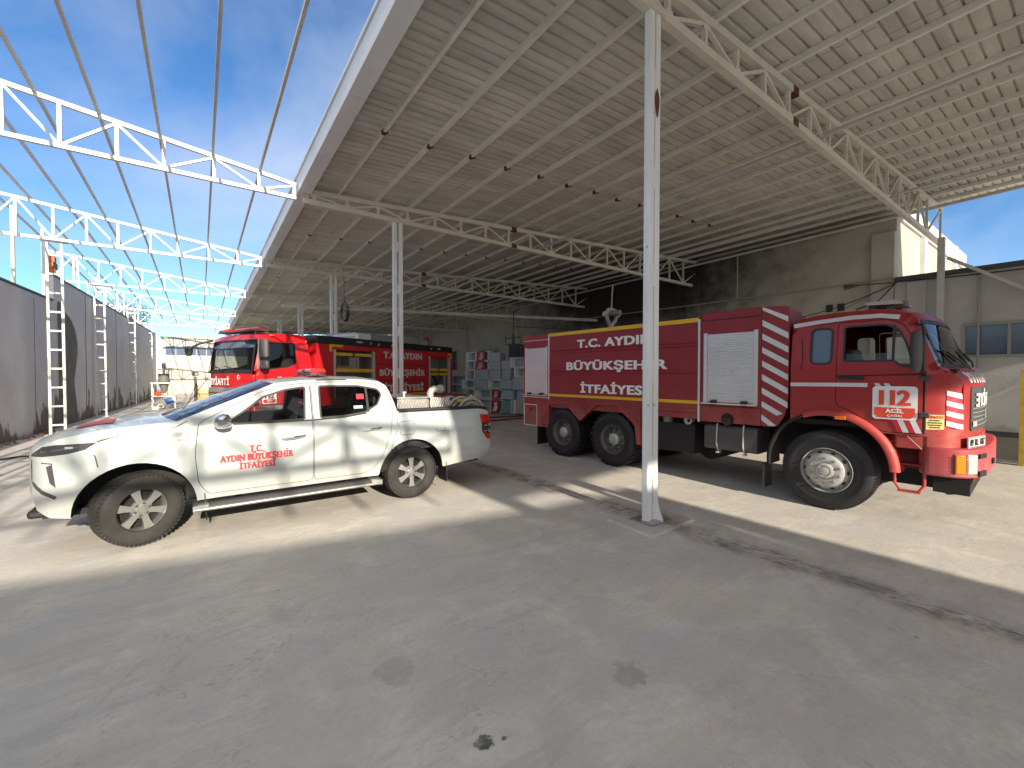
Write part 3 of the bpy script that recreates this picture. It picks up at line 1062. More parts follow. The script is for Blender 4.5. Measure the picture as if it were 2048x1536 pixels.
# ---- workshop behind the trucks
ws = thing('workshop_building', 'rendered workshop wall with pilasters, blackened by soot behind the tanker', 'building')
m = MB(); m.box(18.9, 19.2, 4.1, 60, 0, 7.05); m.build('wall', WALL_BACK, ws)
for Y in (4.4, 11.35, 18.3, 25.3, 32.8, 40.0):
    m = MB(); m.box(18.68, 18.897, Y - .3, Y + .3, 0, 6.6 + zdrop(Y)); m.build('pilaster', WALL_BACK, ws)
def grille_window(Y, z0, z1, wd, parent):
    m = MB(); m.box(18.84, 18.893, Y - wd / 2, Y + wd / 2, z0, z1); f = m.build('window', CONDUIT, parent)
    m = MB(); m.box(18.82, 18.837, Y - wd / 2 + .06, Y + wd / 2 - .06, z0 + .06, z1 - .06); m.build('pane', GLASS_DARK, f)
    m = MB()
    for i in range(5):
        y = Y - wd / 2 + wd * (i + .5) / 5
        m.box(18.80, 18.815, y - .012, y + .012, z0, z1)
    m.box(18.80, 18.8155, Y - wd / 2, Y + wd / 2, (z0 + z1) / 2 - .012, (z0 + z1) / 2 + .012)
    m.build('bars', CONDUIT, f)
for Y, z0, z1, wd in ((35.2, 2.2, 4.0, 1.6), (29.0, 2.2, 3.9, 2.4), (24.0, 2.2, 3.9, 2.0), (21.2, 2.2, 3.7, 1.2)):
    grille_window(Y, z0, z1, wd, ws)
for Y in (5.6, 5.95):
    m = MB(); m.box(18.84, 18.897, Y - .1, Y + .1, 4.12, 4.38); m.build('socket_box', BLACK, ws)
for Y in (8.9, 9.25):
    m = MB(); m.box(18.84, 18.897, Y - .12, Y + .12, 3.9, 4.2); m.build('socket_box', BLACK, ws)
m = MB()
m.tube([(18.6, 24, 5.25), (18.6, 12, 5.05), (18.6, 3.0, 4.98), (18.6, 2.2, 4.98), (18.6, 2.15, 4.9), (18.6, 2.15, 2.0)], .03, 8)
m.tube([(18.6, 9.2, 6.9), (18.6, 9.2, 5.02)], .03, 8)
m.build('conduit', CONDUIT, ws)

an = thing('annex_building', 'grey annex wall with a wide sliding window beside the tanker cab', 'building')
m = MB()
ya, yb, za, zb_ = -1.6, 2.5, 2.33, 3.32
m.box(18.7, 18.95, -14, ya, 0, 4.86); m.box(18.7, 18.95, yb, 4.08, 0, 4.86)
m.box(18.7, 18.95, ya, yb, 0, za); m.box(18.7, 18.95, ya, yb, zb_, 4.86)
m.build('wall', WALL_ANNEX, an, weld=1e-4)
m = MB(); m.box(18.56, 19.2, -14.1, 4.05, 4.863, 5.0); m.build('roof_edge', DARKGREY, an)
m = MB()
m.box(18.66, 18.8, ya, yb, zb_ - .06, zb_ + .02); m.box(18.66, 18.8, ya, yb, za - .02, za + .06)
for y in (ya + .04, (ya + yb) / 2 - .35, 1.55, yb - .04):
    m.box(18.661, 18.799, y - .035, y + .035, za + .061, zb_ - .061)
f = m.build('window', CONDUIT, an)
m = MB(); m.box(18.74, 18.75, ya, yb, za, zb_); m.build('pane', GLASS_BLUE, f)
m = MB(); m.box(18.64, 18.699, -14, 4.0, 0, .16); m.build('skirting', DARKGREY, an)
m = MB(); m.box(18.62, 18.697, 3.3, 3.75, 0, 4.8); m.build('pilaster', WALL_ANNEX, an)

gb = thing('gable_house', 'sunlit pale house wall with a brick band seen through the shed gap', 'house')
m = MB()
m.box(19.3, 32, 4.25, 14, 0, 7.2); m.build('wall', WALL_FARWHITE, gb)
m = MB(); m.box(19.3, 32, 4.17, 14, 7.204, 7.95); m.build('brick_band', BRICKWORK, gb)
for x in (22.9, 29):
    m = MB(); m.box(x, x + .35, 4.1, 4.247, 0, 7.9); m.build('downpipe', GUTTER, gb)

# cables on the back wall
def cable(label, pts, r=.022):
    m = MB(); m.tube(pts, r, 6)
    return tag(m.build('cable', CABLE), label, 'cable', 'cables on the back wall')
def sag(p, q, d, n=14):
    p, q = Vector(p), Vector(q)
    return [p.lerp(q, i / n) - Vector((0, 0, d * 4 * (i / n) * (1 - i / n))) for i in range(n + 1)]
cable('black cable sagging from the socket boxes up to the annex corner', sag((18.6, 9.0, 3.95), (18.6, 4.0, 4.83), .35), .016)
cable('thin black cable hanging just under the thicker sagging one', sag((18.62, 9.0, 3.9), (18.58, 4.7, 4.5), .45), .009)
cable('black cable slung along the annex roof edge under the sky', sag((18.5, 4.0, 4.85), (18.5, -3, 4.9), .14), .02)
cable('black cable dropping from the annex corner towards the tanker roof', [(18.5, 4.0, 4.82), (18.4, 4.4, 4.3), (18.3, 4.75, 3.9)], .02)
o = MB().cyl((18.5, 5.4, 4.88), (18.5, 5.0, 4.90), .09, 12, .03)
o.tube([(18.5, 5.0, 4.9), (18.5, 4.05, 4.84)], .02, 6)
tag(o.build('wall_lamp', DARKGREY), 'small dark lamp head on a thin arm below the roof pipe', 'lamp')
m = MB()
for i in range(7):
    a0 = [(4.78 + (.17 - .012 * i) * cos(t), 18.02 + .03 * i + .02 * sin(2 * t + i), 4.36 - .02 * i + (.40 - .03 * i) * sin(t)) for t in [2 * pi * j / 22 for j in range(22)]]
    m.tube(a0, .010, 5, closed=True)
m.tube([(4.78, 18.1, 4.7), (4.78, 18.15, 5.4), (4.78, 18.2, 5.86)], .008, 5)
tag(m.build('cable_coil', CABLE), 'coil of black cable hanging from a truss beside a rear post', 'cable')
# long beams under the far roof
hb = MB().beam((3.0, 21.9, 4.92), (18.6, 17.2, 4.95), .09, .14)
tag(hb.build('pipe_run', PURLIN), 'long grey pipe crossing the shed below the trusses', 'pipe')

# ---- tree over the wall
tr = thing('tree', 'small leafy tree rising behind the far end of the boundary wall', 'tree', (-4.9, 46, 0))
m = MB()
m.tube([(0, 0, 0), (.05, 0, 2), (-.05, .1, 4), (.1, .1, 6.2)], [.16, .13, .09, .05], 8)
for i in range(9):
    a = i * 2.4
    z = 3.6 + .25 * i
    m.tube([(0, .05, z), (.5 * cos(a), .5 * sin(a), z + .5), (1.2 * cos(a), 1.1 * sin(a), z + .9 + .1 * (i % 3))], [.05, .035, .012], 6)
m.build('trunk', TRUNK, tr)
m = MB()
cl = [(rnd.gauss(0, .95), rnd.gauss(0, .8), 6.1 + rnd.gauss(0, .85)) for _ in range(40)]
for _ in range(3600):
    c = rnd.choice(cl)
    p = Vector((c[0] + rnd.gauss(0, .26), c[1] + rnd.gauss(0, .26), c[2] + rnd.gauss(0, .22)))
    a = Vector((rnd.gauss(0, 1), rnd.gauss(0, 1), rnd.gauss(0, .7))).normalized()
    b = a.cross(Vector((rnd.gauss(0, 1), rnd.gauss(0, 1), rnd.gauss(0, 1)))).normalized()
    s = rnd.uniform(.05, .10)
    m.add([p - a * s, p + b * s * .45, p + a * s, p - b * s * .45], [(0, 1, 2, 3)])
m.build('crown', LEAF, tr, recalc=False)

# ------------------------------------------------------------------ white pickup
def side(W, sgn):
    """surface of a vehicle side: (x, z, off) -> point, sgn +1 left / -1 right"""
    return lambda x, z, off=0.0: (x, sgn * (W(x, z) + off), z)

def PW(x, z):
    w = .905
    if z < .62: w -= (.62 - z) * .16
    if z > 1.02: w -= (min(z, 1.22) - 1.02) * .13
    if z > 1.22: w -= (z - 1.22) * .40
    w += .012 * exp(-((z - 1.0) / .035) ** 2) + .007 * exp(-((z - .62) / .05) ** 2)
    if x > .10:
        t = min(1, (x - .10) / .72)
        w -= .38 * (1 - sqrt(max(0, 1 - t ** 3.2)))
    if x < -4.05:
        t = min(1.2, (-4.05 - x) / .36)
        w -= .07 * t * t
    for cx in (0, -3.02):
        d = hypot(x - cx, z - .38)
        if d < .72: w += .026 * max(0, min(1, 1 - (d - .50) / .20)) * (1 if z < 1.0 else max(0, 1 - (z - 1) / .1))
    return w

def pickup_wheel(name='wheel'):
    p = part(name, None)
    m = MB()
    Rr, wd = .378, .125
    pr = [(.215, -wd + .02), (.225, -wd + .005), (.27, -wd - .004), (.32, -wd), (.352, -wd + .012), (.366, -wd + .026)]
    for c in (-.075, -.03, .03, .075):
        pr += [(Rr - abs(c) * .03, c - .016), (Rr - .008, c - .014), (Rr - .008, c - .006), (Rr - abs(c) * .03, c - .004)]
    pr += [(.366, wd - .026), (.352, wd - .012), (.32, wd), (.27, wd + .004), (.225, wd - .005), (.215, wd - .02), (.20, 0)]
    m.lathe(pr, n=64, closed=True)
    for i in range(56):
        a = 2 * pi * i / 56
        for c, tw in ((-.105, .5), (.105, -.5)):
            q = Vector((cos(a), 0, sin(a)))
            t_ = Vector((-sin(a), 0, cos(a)))
            ctr = q * .364 + Vector((0, c, 0))
            m.beam(ctr - t_ * .012 - Vector((0, .018, 0)), ctr + t_ * .006 + Vector((0, .018, 0)), .026, .016, tuple(q))
    m.build('tyre', RUBBER_DUSTY, p)
    m = MB()
    o = .085                           # outer face offset (+y is outside)
    m.lathe([(.222, o + .022), (.228, o + .012), (.214, o + .010), (.204, o - .012), (.198, o - .10), (.20, -.10), (.212, -.11)], n=56)
    m.lathe([(.001, o + .010), (.035, o + .008), (.040, o - .002), (.085, o - .008), (.098, o - .03), (.09, o - .06)], n=40)
    for i in range(6):
        a = 2 * pi * i / 6 + .25
        for f_, r0, r1, w0, w1 in ((0, .06, .210, .028, .044),):
            q, t_ = Vector((cos(a), 0, sin(a))), Vector((-sin(a), 0, cos(a)))
            y0, y1 = o - .004, o - .002
            vs = []
            for dy in (0, -.035):
                for r_, ww in ((r0, w0), (.13, .029), (r1, w1)):
                    for s_ in (-1, 1):
                        v = q * r_ + t_ * (s_ * ww)
                        vs.append((v.x, (y0 if r_ < .1 else y1 - .006 * (1 if r_ > .2 else 0)) + dy, v.z))
            m.add(vs, [(0, 1, 3, 2), (2, 3, 5, 4), (6, 8, 9, 7), (8, 10, 11, 9), (0, 2, 8, 6), (2, 4, 10, 8), (1, 7, 9, 3), (3, 9, 11, 5), (4, 5, 11, 10)])
    m.build('rim', ALLOY, p, sharp=30)
    for i in range(6):
        a = 2 * pi * i / 6 + .25 + pi / 6
        MB().cyl((.066 * cos(a), o - .02, .066 * sin(a)), (.066 * cos(a), o + .006, .066 * sin(a)), .014, 8).build('wheel_nut', DARKGREY, p)
    m = MB()
    m.lathe([(.001, .0), (.19, .0), (.19, -.03)], n=32)
    m.lathe([(.05, .02), (.14, .02), (.14, .0)], n=32)
    m.build('brake_disc', DARK, p)
    return p

pk = thing('pickup_truck', 'white double cab pickup with red lettering on its front door', 'pickup truck', (-.54, 5.86 + .905, 0), pi)
FL = [(.49, .385), (.66, .40), (.76, .47), (.80, .62), (.815, .80), (.81, .96), (.79, 1.03), (.72, 1.105), (.55, 1.175), (.27, 1.235), (-.05, 1.265), (-.33, 1.285)]
ROOF = [(-1.28, 1.685), (-1.6, 1.722), (-2.0, 1.738), (-2.4, 1.726), (-2.60, 1.70)]
REAR = [(-2.69, 1.645), (-2.735, 1.56), (-2.785, 1.40), (-2.81, 1.275), (-4.05, 1.262), (-4.28, 1.245), (-4.37, 1.19), (-4.40, 1.10), (-4.41, .75), (-4.39, .58), (-4.32, .50), (-4.2, .455), (-3.52, .40)]
ARCH_R = arc(-3.02, .38, .485, 175, 5, 20)       # from rear of the arch over the top
ARCH_F = arc(0, .38, .50, 180, 2, 20)
SILL = [(-2.52, .40), (-.50, .40)]
OUT = FL + ROOF + REAR + ARCH_R + SILL + ARCH_F
DOOR_F = rounded([(-.52, 1.255), (-.80, 1.405), (-1.14, 1.585), (-1.36, 1.658), (-1.69, 1.69), (-1.69, .455), (-.60, .455), (-.515, .60), (-.485, .90)], .05, 3)
DOOR_R = rounded([(-1.705, 1.69), (-2.05, 1.70), (-2.42, 1.685), (-2.64, 1.635), (-2.705, 1.50), (-2.745, 1.28), (-2.70, .98), (-2.60, .72), (-2.47, .53), (-2.36, .455), (-1.705, .455)], .05, 3)
WIN_F = rounded([(-.80, 1.245), (-1.16, 1.525), (-1.40, 1.605), (-1.63, 1.638), (-1.60, 1.235), (-.90, 1.225)], .03, 3)
WIN_R = rounded([(-1.80, 1.645), (-2.30, 1.640), (-2.56, 1.590), (-2.61, 1.52), (-2.54, 1.385), (-2.36, 1.285), (-2.1, 1.25), (-1.79, 1.240)], .03, 3)
LAMP = [(.812, 1.0), (.765, 1.045), (.70, 1.095), (.60, 1.112), (.30, 1.118), (.38, 1.055), (.50, 1.022), (.70, 1.0)]
TAILL = [(-4.18, 1.16), (-4.395, 1.14), (-4.405, .74), (-4.33, .75), (-4.22, .88)]
m = MB()
for s in (1, -1):
    panel(m, OUT, [inset(DOOR_F, -.003), inset(DOOR_R, -.003), inset(LAMP, 0), inset(TAILL, 0)], .07, side(PW, s), rim=.04, rim_out=0.02)
hood_st = [(.81, .97, .09, .0), (.79, 1.03, .10, .015), (.72, 1.105, .10, .02), (.55, 1.175, .09, .028), (.27, 1.235, .08, .036), (-.05, 1.265, .10, .038), (-.33, 1.285, .17, .034)]
roof_st = [(-1.28, 1.685, .12, .035), (-1.6, 1.722, .05, .04), (-2.0, 1.738, 0, .042), (-2.4, 1.726, -.02, .042), (-2.60, 1.70, -.04, .038), (-2.69, 1.645, -.05, .03)]
loft(m, roof_st, PW, 16, 2.6)
loft(m, [(.76, .47, .09, 0), (.80, .62, .11, 0), (.815, .80, .10, 0), (.81, .96, .09, 0)], PW, 14)      # front face
loft(m, [(-4.28, 1.245, 0, 0), (-4.37, 1.19, 0, 0), (-4.40, 1.10, -.02, 0), (-4.41, .75, -.02, 0), (-4.39, .58, 0, 0), (-4.32, .50, 0, 0)], PW, 10)  # tailgate
m.build('body', PICKUP_WHITE, pk, recalc=False, sharp=32, weld=1e-4)
m = MB(); loft(m, hood_st, PW, 18, 2.4); m.build('hood', PICKUP_WHITE, pk, recalc=False, sharp=60)
# red flag sticker lying on the hood
m = MB()
def hoodpt(u, v, off=0.0):
    for p, q in zip(hood_st, hood_st[1:]):
        if q[0] <= u <= p[0]:
            t = (p[0] - u) / (p[0] - q[0])
            zz, bu, cr = [p[i] + (q[i] - p[i]) * t for i in (1, 2, 3)]
            k = 1 - abs(v / PW(u, zz)) ** 2.4
            return (u + bu * k, v, zz + cr * k + off + .006)
panel(m, [(.46, .02), (.46, .42), (.16, .52), (.16, .02)], [], .1, hoodpt, 0, .002)
m.build('hood_sticker', RED_FILM, pk)
m = MB(); loft(m, [(-.33, 1.285, .17, .034), (-.65, 1.420, .15, .036), (-.97, 1.555, .13, .038), (-1.28, 1.685, .12, .035)], PW, 16, 2.4)
m.build('windscreen', GLASS, pk, recalc=False, sharp=60)
m = MB(); loft(m, [(-2.69, 1.645, -.05, .03), (-2.735, 1.56, -.05, .02), (-2.785, 1.40, -.04, 0), (-2.81, 1.275, -.03, 0)], PW, 12)
m.build('rear_window', GLASS_TINT, pk, recalc=False, sharp=60)
# inner skins, floor, dash, seats
m = MB()
for s in (1, -1):
    f_ = side(PW, s)
    panel(m, [(-.40, .45), (-2.78, .45), (-2.78, 1.22), (-2.60, 1.235), (-1.74, 1.215), (-1.60, 1.215), (-.80, 1.215), (-.40, 1.26)], [], .2, f_, 0, -.055)
    panel(m, [(-1.60, 1.215), (-1.80, 1.215), (-1.82, 1.66), (-1.66, 1.66)], [], .2, f_, 0, -.05)
    for cx in (0, -3.02):          # wheel wells
        for i in range(20):
            a0, a1 = R(180 - 9 * i), R(180 - 9 * (i + 1))
            q = [(cx + .50 * cos(a), .38 + .50 * sin(a)) for a in (a0, a1)]
            m.add([(q[0][0], s * (PW(*q[0]) - .02), q[0][1]), (q[1][0], s * (PW(*q[1]) - .02), q[1][1]), (q[1][0], s * .52, q[1][1]), (q[0][0], s * .52, q[0][1])], [(0, 1, 2, 3)])
        m.add([(cx + .5 * cos(R(a)), s * .52, .38 + .5 * sin(R(a))) for a in range(0, 181, 12)], [tuple(range(16))])
m.box(.74, -4.3, -.62, .62, .36, .42)
m.box(-.42, -2.78, -.80, .80, .42, .50)
m.box(-2.76, -2.80, -.84, .84, .45, 1.26)
m.box(-.42, -.52, -.78, .78, .5, 1.22)
m.box(-.34, -.75, -.74, .74, 1.06, 1.23)
m.box(.70, -.4, -.55, .55, .45, .95)
m.build('underbody', DARK, pk)
for y in (.40, -.40):
    m = MB()
    m.prism(rounded([(-1.15, .62), (-1.65, .62), (-1.68, .80), (-1.84, 1.32), (-1.72, 1.36), (-1.56, .82), (-1.15, .82)], .06, 3), lambda u, v: (u, y - .24, v), lambda u, v: (u, y + .24, v))
    m.prism(rounded([(-1.76, 1.38), (-1.86, 1.38), (-1.87, 1.56), (-1.79, 1.56)], .03, 3), lambda u, v: (u, y - .13, v), lambda u, v: (u, y + .13, v))
    m.build('seat', SEAT, pk, bevel=.03)
m = MB()
m.prism(rounded([(-2.0, .66), (-2.48, .66), (-2.66, 1.30), (-2.54, 1.34), (-2.40, .84), (-2.0, .84)], .06, 3), lambda u, v: (u, -.68, v), lambda u, v: (u, .68, v))
for y in (.42, 0, -.42):
    m.prism(rounded([(-2.57, 1.36), (-2.65, 1.36), (-2.66, 1.50), (-2.58, 1.50)], .03, 3), lambda u, v: (u, y - .12, v), lambda u, v: (u, y + .12, v))
m.build('rear_bench', SEAT_GREY, pk, bevel=.02)
m = MB()
c = Vector((-.92, .40, 1.20)); ax = Vector((-.85, 0, .52)).normalized(); e1 = Vector((0, 1, 0)); e2 = ax.cross(e1)
m.tube([c + e1 * .185 * cos(a) + e2 * .185 * sin(a) for a in [2 * pi * i / 24 for i in range(24)]], .016, 8, closed=True)
m.tube([c + e1 * .18, c - e1 * .18], .014, 6); m.tube([c, c - ax * .25], .03, 8)
m.build('steering_wheel', BLACK, pk)
# doors with windows, handles
def door(name, poly, win, s, handle):
    f_ = side(PW, s)
    d = MB()
    panel(d, inset(poly, .003), [win], .07, f_, rim=.03)
    o = d.build(name, PICKUP_WHITE, pk, recalc=False, sharp=32)
    d = MB(); panel(d, win, [], .15, f_, 0, -.018); d.build('window', GLASS if name == 'front_door' else GLASS_TINT, o)
    d = MB(); ribbon(d, win, .022, f_, .003, closed=True); d.build('window_seal', BLACK, o)
    hx, sky_fill = handle
    d = MB()
    P_ = [f_(hx + .13, sky_fill - .012, .012), f_(hx + .09, sky_fill - .006, .04), f_(hx, sky_fill, .046), f_(hx - .09, sky_fill + .006, .04), f_(hx - .13, sky_fill + .010, .012)]
    d.tube(P_, [.012, .017, .019, .017, .012], 8)
    d.build('handle', CHROME, o)
    return o
fd = door('front_door', DOOR_F, WIN_F, 1, (-1.47, 1.025))
rd = door('rear_door', DOOR_R, WIN_R, 1, (-2.44, 1.055))
door('front_door', DOOR_F, WIN_F, -1, (-1.47, 1.025))
door('rear_door', DOOR_R, WIN_R, -1, (-2.44, 1.055))
m = MB(); f_ = side(PW, 1)
for wd_, x0, z0, x1, z1 in (("T.C.", -1.005, .885, -1.135, .965), ("AYDIN BÜYÜKŞEHİR", -.715, .79, -1.46, .868), ("İTFAİYESİ", -.90, .695, -1.265, .768)):
    lettering(MB(), wd_, x0, z0, x1, z1, f_, .003, .02, heavy=.06).build('lettering', RED_TEXT, fd)
m = MB(); ribbon(m, [(-2.405, 1.285), (-2.405, 1.63)], .03, f_, .002); m.build('window_divider', BLACK, rd)
m = MB(); panel(m, [(-2.27, 1.46), (-2.37, 1.46), (-2.37, 1.53), (-2.27, 1.53)], [], .2, f_, 0, -.012); m.build('window_sticker', RED_FILM, rd)
m = MB(); panel(m, [(-2.22, 1.335), (-2.34, 1.335), (-2.34, 1.375), (-2.22, 1.375)], [], .2, f_, 0, -.012); m.build('window_sticker', CAB_BLUE, rd)
# lamps, flaps and trim
for s in (1, -1):
    f_ = side(PW, s)
    m = MB(); panel(m, LAMP, [], .07, f_, 0, -.004)
    hl = m.build('headlight', DARK_LENS, pk, recalc=False)
    m = MB(); ribbon(m, [(.79, 1.035), (.62, 1.055), (.44, 1.085)], .018, f_, .0); m.build('chrome_strip', CHROME, hl)
    m = MB(); panel(m, [(.53, 1.07), (.47, 1.07), (.47, 1.09), (.53, 1.09)], [], .2, f_, 0, .001); m.build('reflector', CLEAR_LENS, hl)
    m = MB(); panel(m, TAILL, [], .07, f_, .02, .006)
    tl = m.build('tail_lamp', RED_LENS, pk, recalc=False)
    m = MB(); panel(m, [(-4.20, 1.02), (-4.40, 1.01), (-4.405, .82), (-4.25, .86), (-4.215, .92)], [], .2, f_, 0, .009); m.build('reversing_lens', DARK_LENS, tl)
    m = MB()
    for z in (.97, .88):
        panel(m, [(-4.26, z), (-4.32, z), (-4.32, z + .012), (-4.26, z + .012)], [], .2, f_, 0, .012)
        panel(m, [(-4.36, z - .03), (-4.40, z - .03), (-4.40, z + .04), (-4.36, z + .04)], [], .2, f_, 0, .012)
    m.build('reflector', CLEAR_LENS, tl)
    # front bumper recess with its dark slot and lower line
    m = MB()
    panel(m, [(.67, .905), (.625, .925), (.60, .70), (.645, .745)], [], .1, f_, 0, .003)
    ribbon(m, [(.80, .74), (.70, .655), (.60, .60)], .035, f_, .003)
    ribbon(m, [(.80, .955), (.70, .94), (.62, .93)], .010, f_, .003)
    ribbon(m, [(.815, .96), (.815, .74)], .025, f_, .003)
    m.build('bumper_vent', DARKGREY, pk)
    gaps = [([(.35, 1.06), (.31, .98), (.29, .87)], .010, False), ([(.30, 1.125), (.18, 1.160), (.02, 1.185), (-.18, 1.200), (-.32, 1.225), (-.42, 1.285)], .010, False),
            ([(-2.81, 1.26), (-2.80, 1.05), (-2.70, .75), (-2.56, .52)], .006, False)]
    for pth, wd_, cl_ in gaps:
        ribbon(MB(), pth, wd_, f_, .002, closed=cl_).build('panel_gap', DARKGREY, pk)
    if s == 1:
        for q_ in (rrect(-3.05, .935, -2.83, 1.125, .04), rrect(-3.55, .945, -3.40, 1.085, .035)):
            ribbon(MB(), q_, .006, f_, .002, closed=True).build('filler_flap', DARKGREY, pk)
    m = MB(); ribbon(m, [(-.33, 1.085), (-.45, 1.085)], .022, f_, .006); m.build('side_marker', CLEAR_LENS, pk)
    m = MB()
    ribbon(m, [(-.84, 1.222), (-1.68, 1.218), (-2.1, 1.235), (-2.38, 1.272)], .016, f_, .006)
    ribbon(m, [(-1.69, 1.64), (-1.69, 1.24)], .012, f_, .002)
    m.build('belt_moulding', BLACK, pk)
    # bed rail cap
    m = MB()
    m.tube([(-2.83, s * .845, 1.275), (-3.5, s * .845, 1.272), (-4.1, s * .84, 1.265), (-4.3, s * .82, 1.25), (-4.36, s * .78, 1.22)], .032, 8)
    m.box(-2.82, -4.34, s * .80 - .015, s * .80 + .015, .72, 1.25)
    m.build('bed_rail', BLACK, pk)
    # running board
    m = MB()
    m.prism(rounded([(.82, .365), (.985, .355), (1.01, .32), (.985, .29), (.82, .30)], .02, 3), lambda u, v: (-.50, s * u, v), lambda u, v: (-2.50, s * u, v))
    rb = m.build('running_board', DARKGREY, pk)
    m = MB()
    m.prism(rounded([(.992, .335), (1.012, .33), (1.018, .315), (1.005, .295), (.99, .30)], .008, 3), lambda u, v: (-.47, s * u, v), lambda u, v: (-2.53, s * u, v))
    m.prism([(.82, .375), (1.008, .362), (1.01, .30), (.82, .29)], lambda u, v: (-.46, s * u, v), lambda u, v: (-.60, s * (u - .01), v))
    m.prism([(.82, .375), (1.008, .362), (1.01, .30), (.82, .29)], lambda u, v: (-2.40, s * (u - .01), v), lambda u, v: (-2.54, s * u, v))
    m.build('board_trim', STEEL, rb)
    for x in (-.9, -2.1):
        m = MB(); m.beam((x, s * .5, .36), (x, s * .88, .29), .05); m.build('bracket', BLACK, rb)
    # mudflaps
    for x in (-.56, -3.56):
        m = MB(); m.prism(rounded([(.62, .16), (.90, .16), (.90, .50), (.62, .50)], .03, 2), lambda u, v: (x - .05 * (.5 - v), s * u, v), lambda u, v: (x - .012 - .05 * (.5 - v), s * u, v)); m.build('mudflap', BLACK, pk)
    # mirror
    m = MB()
    mm_ = [(-.66, .98, 1.265, .045), (-.69, 1.01, 1.27, .075), (-.74, 1.02, 1.275, .088), (-.79, 1.02, 1.275, .080), (-.815, 1.01, 1.27, .065)]
    rows = []
    for x, y, z, r_ in mm_:
        rows.append([(x, s * (y + .115 * cos(a) * r_ / .088), z + r_ * sin(a)) for a in [2 * pi * i / 18 for i in range(19)]])
    m.grid(rows); m.add(rows[0][:-1], [tuple(range(18))])
    mi_ = m.build('mirror', CHROME, pk, recalc=True)
    m = MB(); m.add([(-.812, s * 1.01 + .085 * cos(a), 1.27 + .06 * sin(a)) for a in [2 * pi * i / 18 for i in range(18)]], [tuple(range(18))]); m.build('mirror_glass', DARK_LENS, mi_)
    m = MB(); m.beam((-.70, s * .86, 1.215), (-.73, s * .98, 1.235), .08, .035); m.build('mirror_arm', BLACK, mi_)
    # fender lip / arch trim: dark inner edge
m = MB()
rows = []
for z, b in ((.66, .105), (.80, .112), (.92, .108), (.965, .10)):
    rows.append([(.812 + b * (1 - t * t) + .004, t * .40, z) for t in [-1 + i / 6 for i in range(13)]])
m.grid(rows); m.build('grille', DARKGREY, pk)
m = MB()
for z in (.72, .79, .86, .93):
    m.tube([(.818 + .108 * (1 - (t * .8) ** 2), t * .38, z) for t in [-1 + i / 5 for i in range(11)]], .008, 6)
m.build('grille_bar', CHROME, pk)
m = MB(); m.box(.60, .86, -.58, .58, .36, .44); m.build('air_dam', BLACK, pk, bevel=.03)
# tow hitch
m = MB()
m.box(-4.15, -4.45, -.05, .05, .36, .43); m.box(-4.45, -4.60, -.04, .04, .38, .42); m.box(-4.0, -4.2, -.55, .55, .37, .45)
m.cyl((-4.55, 0, .42), (-4.55, 0, .47), .025, 10)
m.build('tow_hitch', BLACK, pk, bevel=.008)
# red light bar
lb = part('light_bar', pk, (-1.84, 0, 1.785))
m = MB(); m.box(-.10, .10, -.48, .48, 0, .035); m.build('base', DARKGREY, lb, bevel=.012)
for y0, y1 in ((-.49, -.12), (.12, .49)):
    m = MB(); m.prism(rounded([(-.11, .036), (.11, .036), (.09, .10), (-.09, .10)], .03, 3), lambda u, v: (u, y0, v), lambda u, v: (u, y1, v)); m.build('red_lens', RED_LENS, lb, bevel=.01)
m = MB(); m.box(-.09, .09, -.115, .115, .036, .085); m.build('speaker', DARKGREY, lb, bevel=.01)
for y in (-.42, .42):
    m = MB(); m.beam((0, y, 0), (0, y * 1.18, -.06), .10, .012, (1, 0, 0)); m.build('foot', BLACK, lb)
m = MB(); m.tube([(-.38, .55, 1.40), (-.62, .58, 1.76)], .004, 5); m.build('aerial', BLACK, pk)
# bed floor
m = MB(); m.box(-2.83, -4.36, -.80, .80, .70, .74); m.box(-4.34, -4.365, -.78, .78, .74, 1.2); m.build('bed', DARKGREY, pk)

wh = pickup_wheel()
for i, (x, s, st) in enumerate(((0, 1, 24), (0, -1, 24), (-3.02, 1, 0), (-3.02, -1, 0))):
    o = wh if i == 0 else dup(wh)
    o.parent = pk
    o.location = (x, s * .785, .378)
    o.rotation_euler = (0, .4 * i, R(st) + (0 if s == 1 else pi))

# load in the pickup bed
PKX = lambda x: -.54 - x
t = thing('water_tank_box', 'large tread plate aluminium box at the front of the pickup bed', 'tank', (PKX(-3.14), 6.55, .74))
m = MB(); m.box(-.24, .24, -.42, .55, 0, .685); m.build('box', TREAD_PLATE, t, bevel=.006)
m = MB(); m.box(-.255, .255, -.435, .565, .688, .72); m.build('lid', STEEL, t, bevel=.006)
m = MB(); m.cyl((-.12, -.38, .72), (-.12, -.38, .79), .02, 8); m.box(-.15, -.09, -.40, -.36, .78, .80); m.build('latch', ALU, t)
t = thing('pump_unit', 'smaller tread plate box with a silver elbow pipe on top', 'pump', (PKX(-3.60), 6.5, .74))
m = MB(); m.box(-.17, .17, -.38, .5, 0, .70); m.build('box', TREAD_PLATE, t, bevel=.006)
m = MB(); m.box(-.235, -.178, -.34, -.30, 0, .67); m.build('strap', STEEL, t)
m = MB()
m.tube([(-.10, -.22, .70), (-.10, -.22, .76), (-.08, -.22, .80), (-.03, -.22, .825), (.06, -.22, .825)], .055, 14)
m.lathe([(.0, .05), (.07, .05), (.07, .10), (.055, .10), (.055, .12), (.0, .12)], c=(0, -.22, .825), axis='x', n=18)
m.build('elbow_pipe', SILVER, t)
t = thing('hose_coils', 'coiled grey fire hoses standing at the tail of the pickup bed', 'hose', (PKX(-4.02), 6.5, .86))
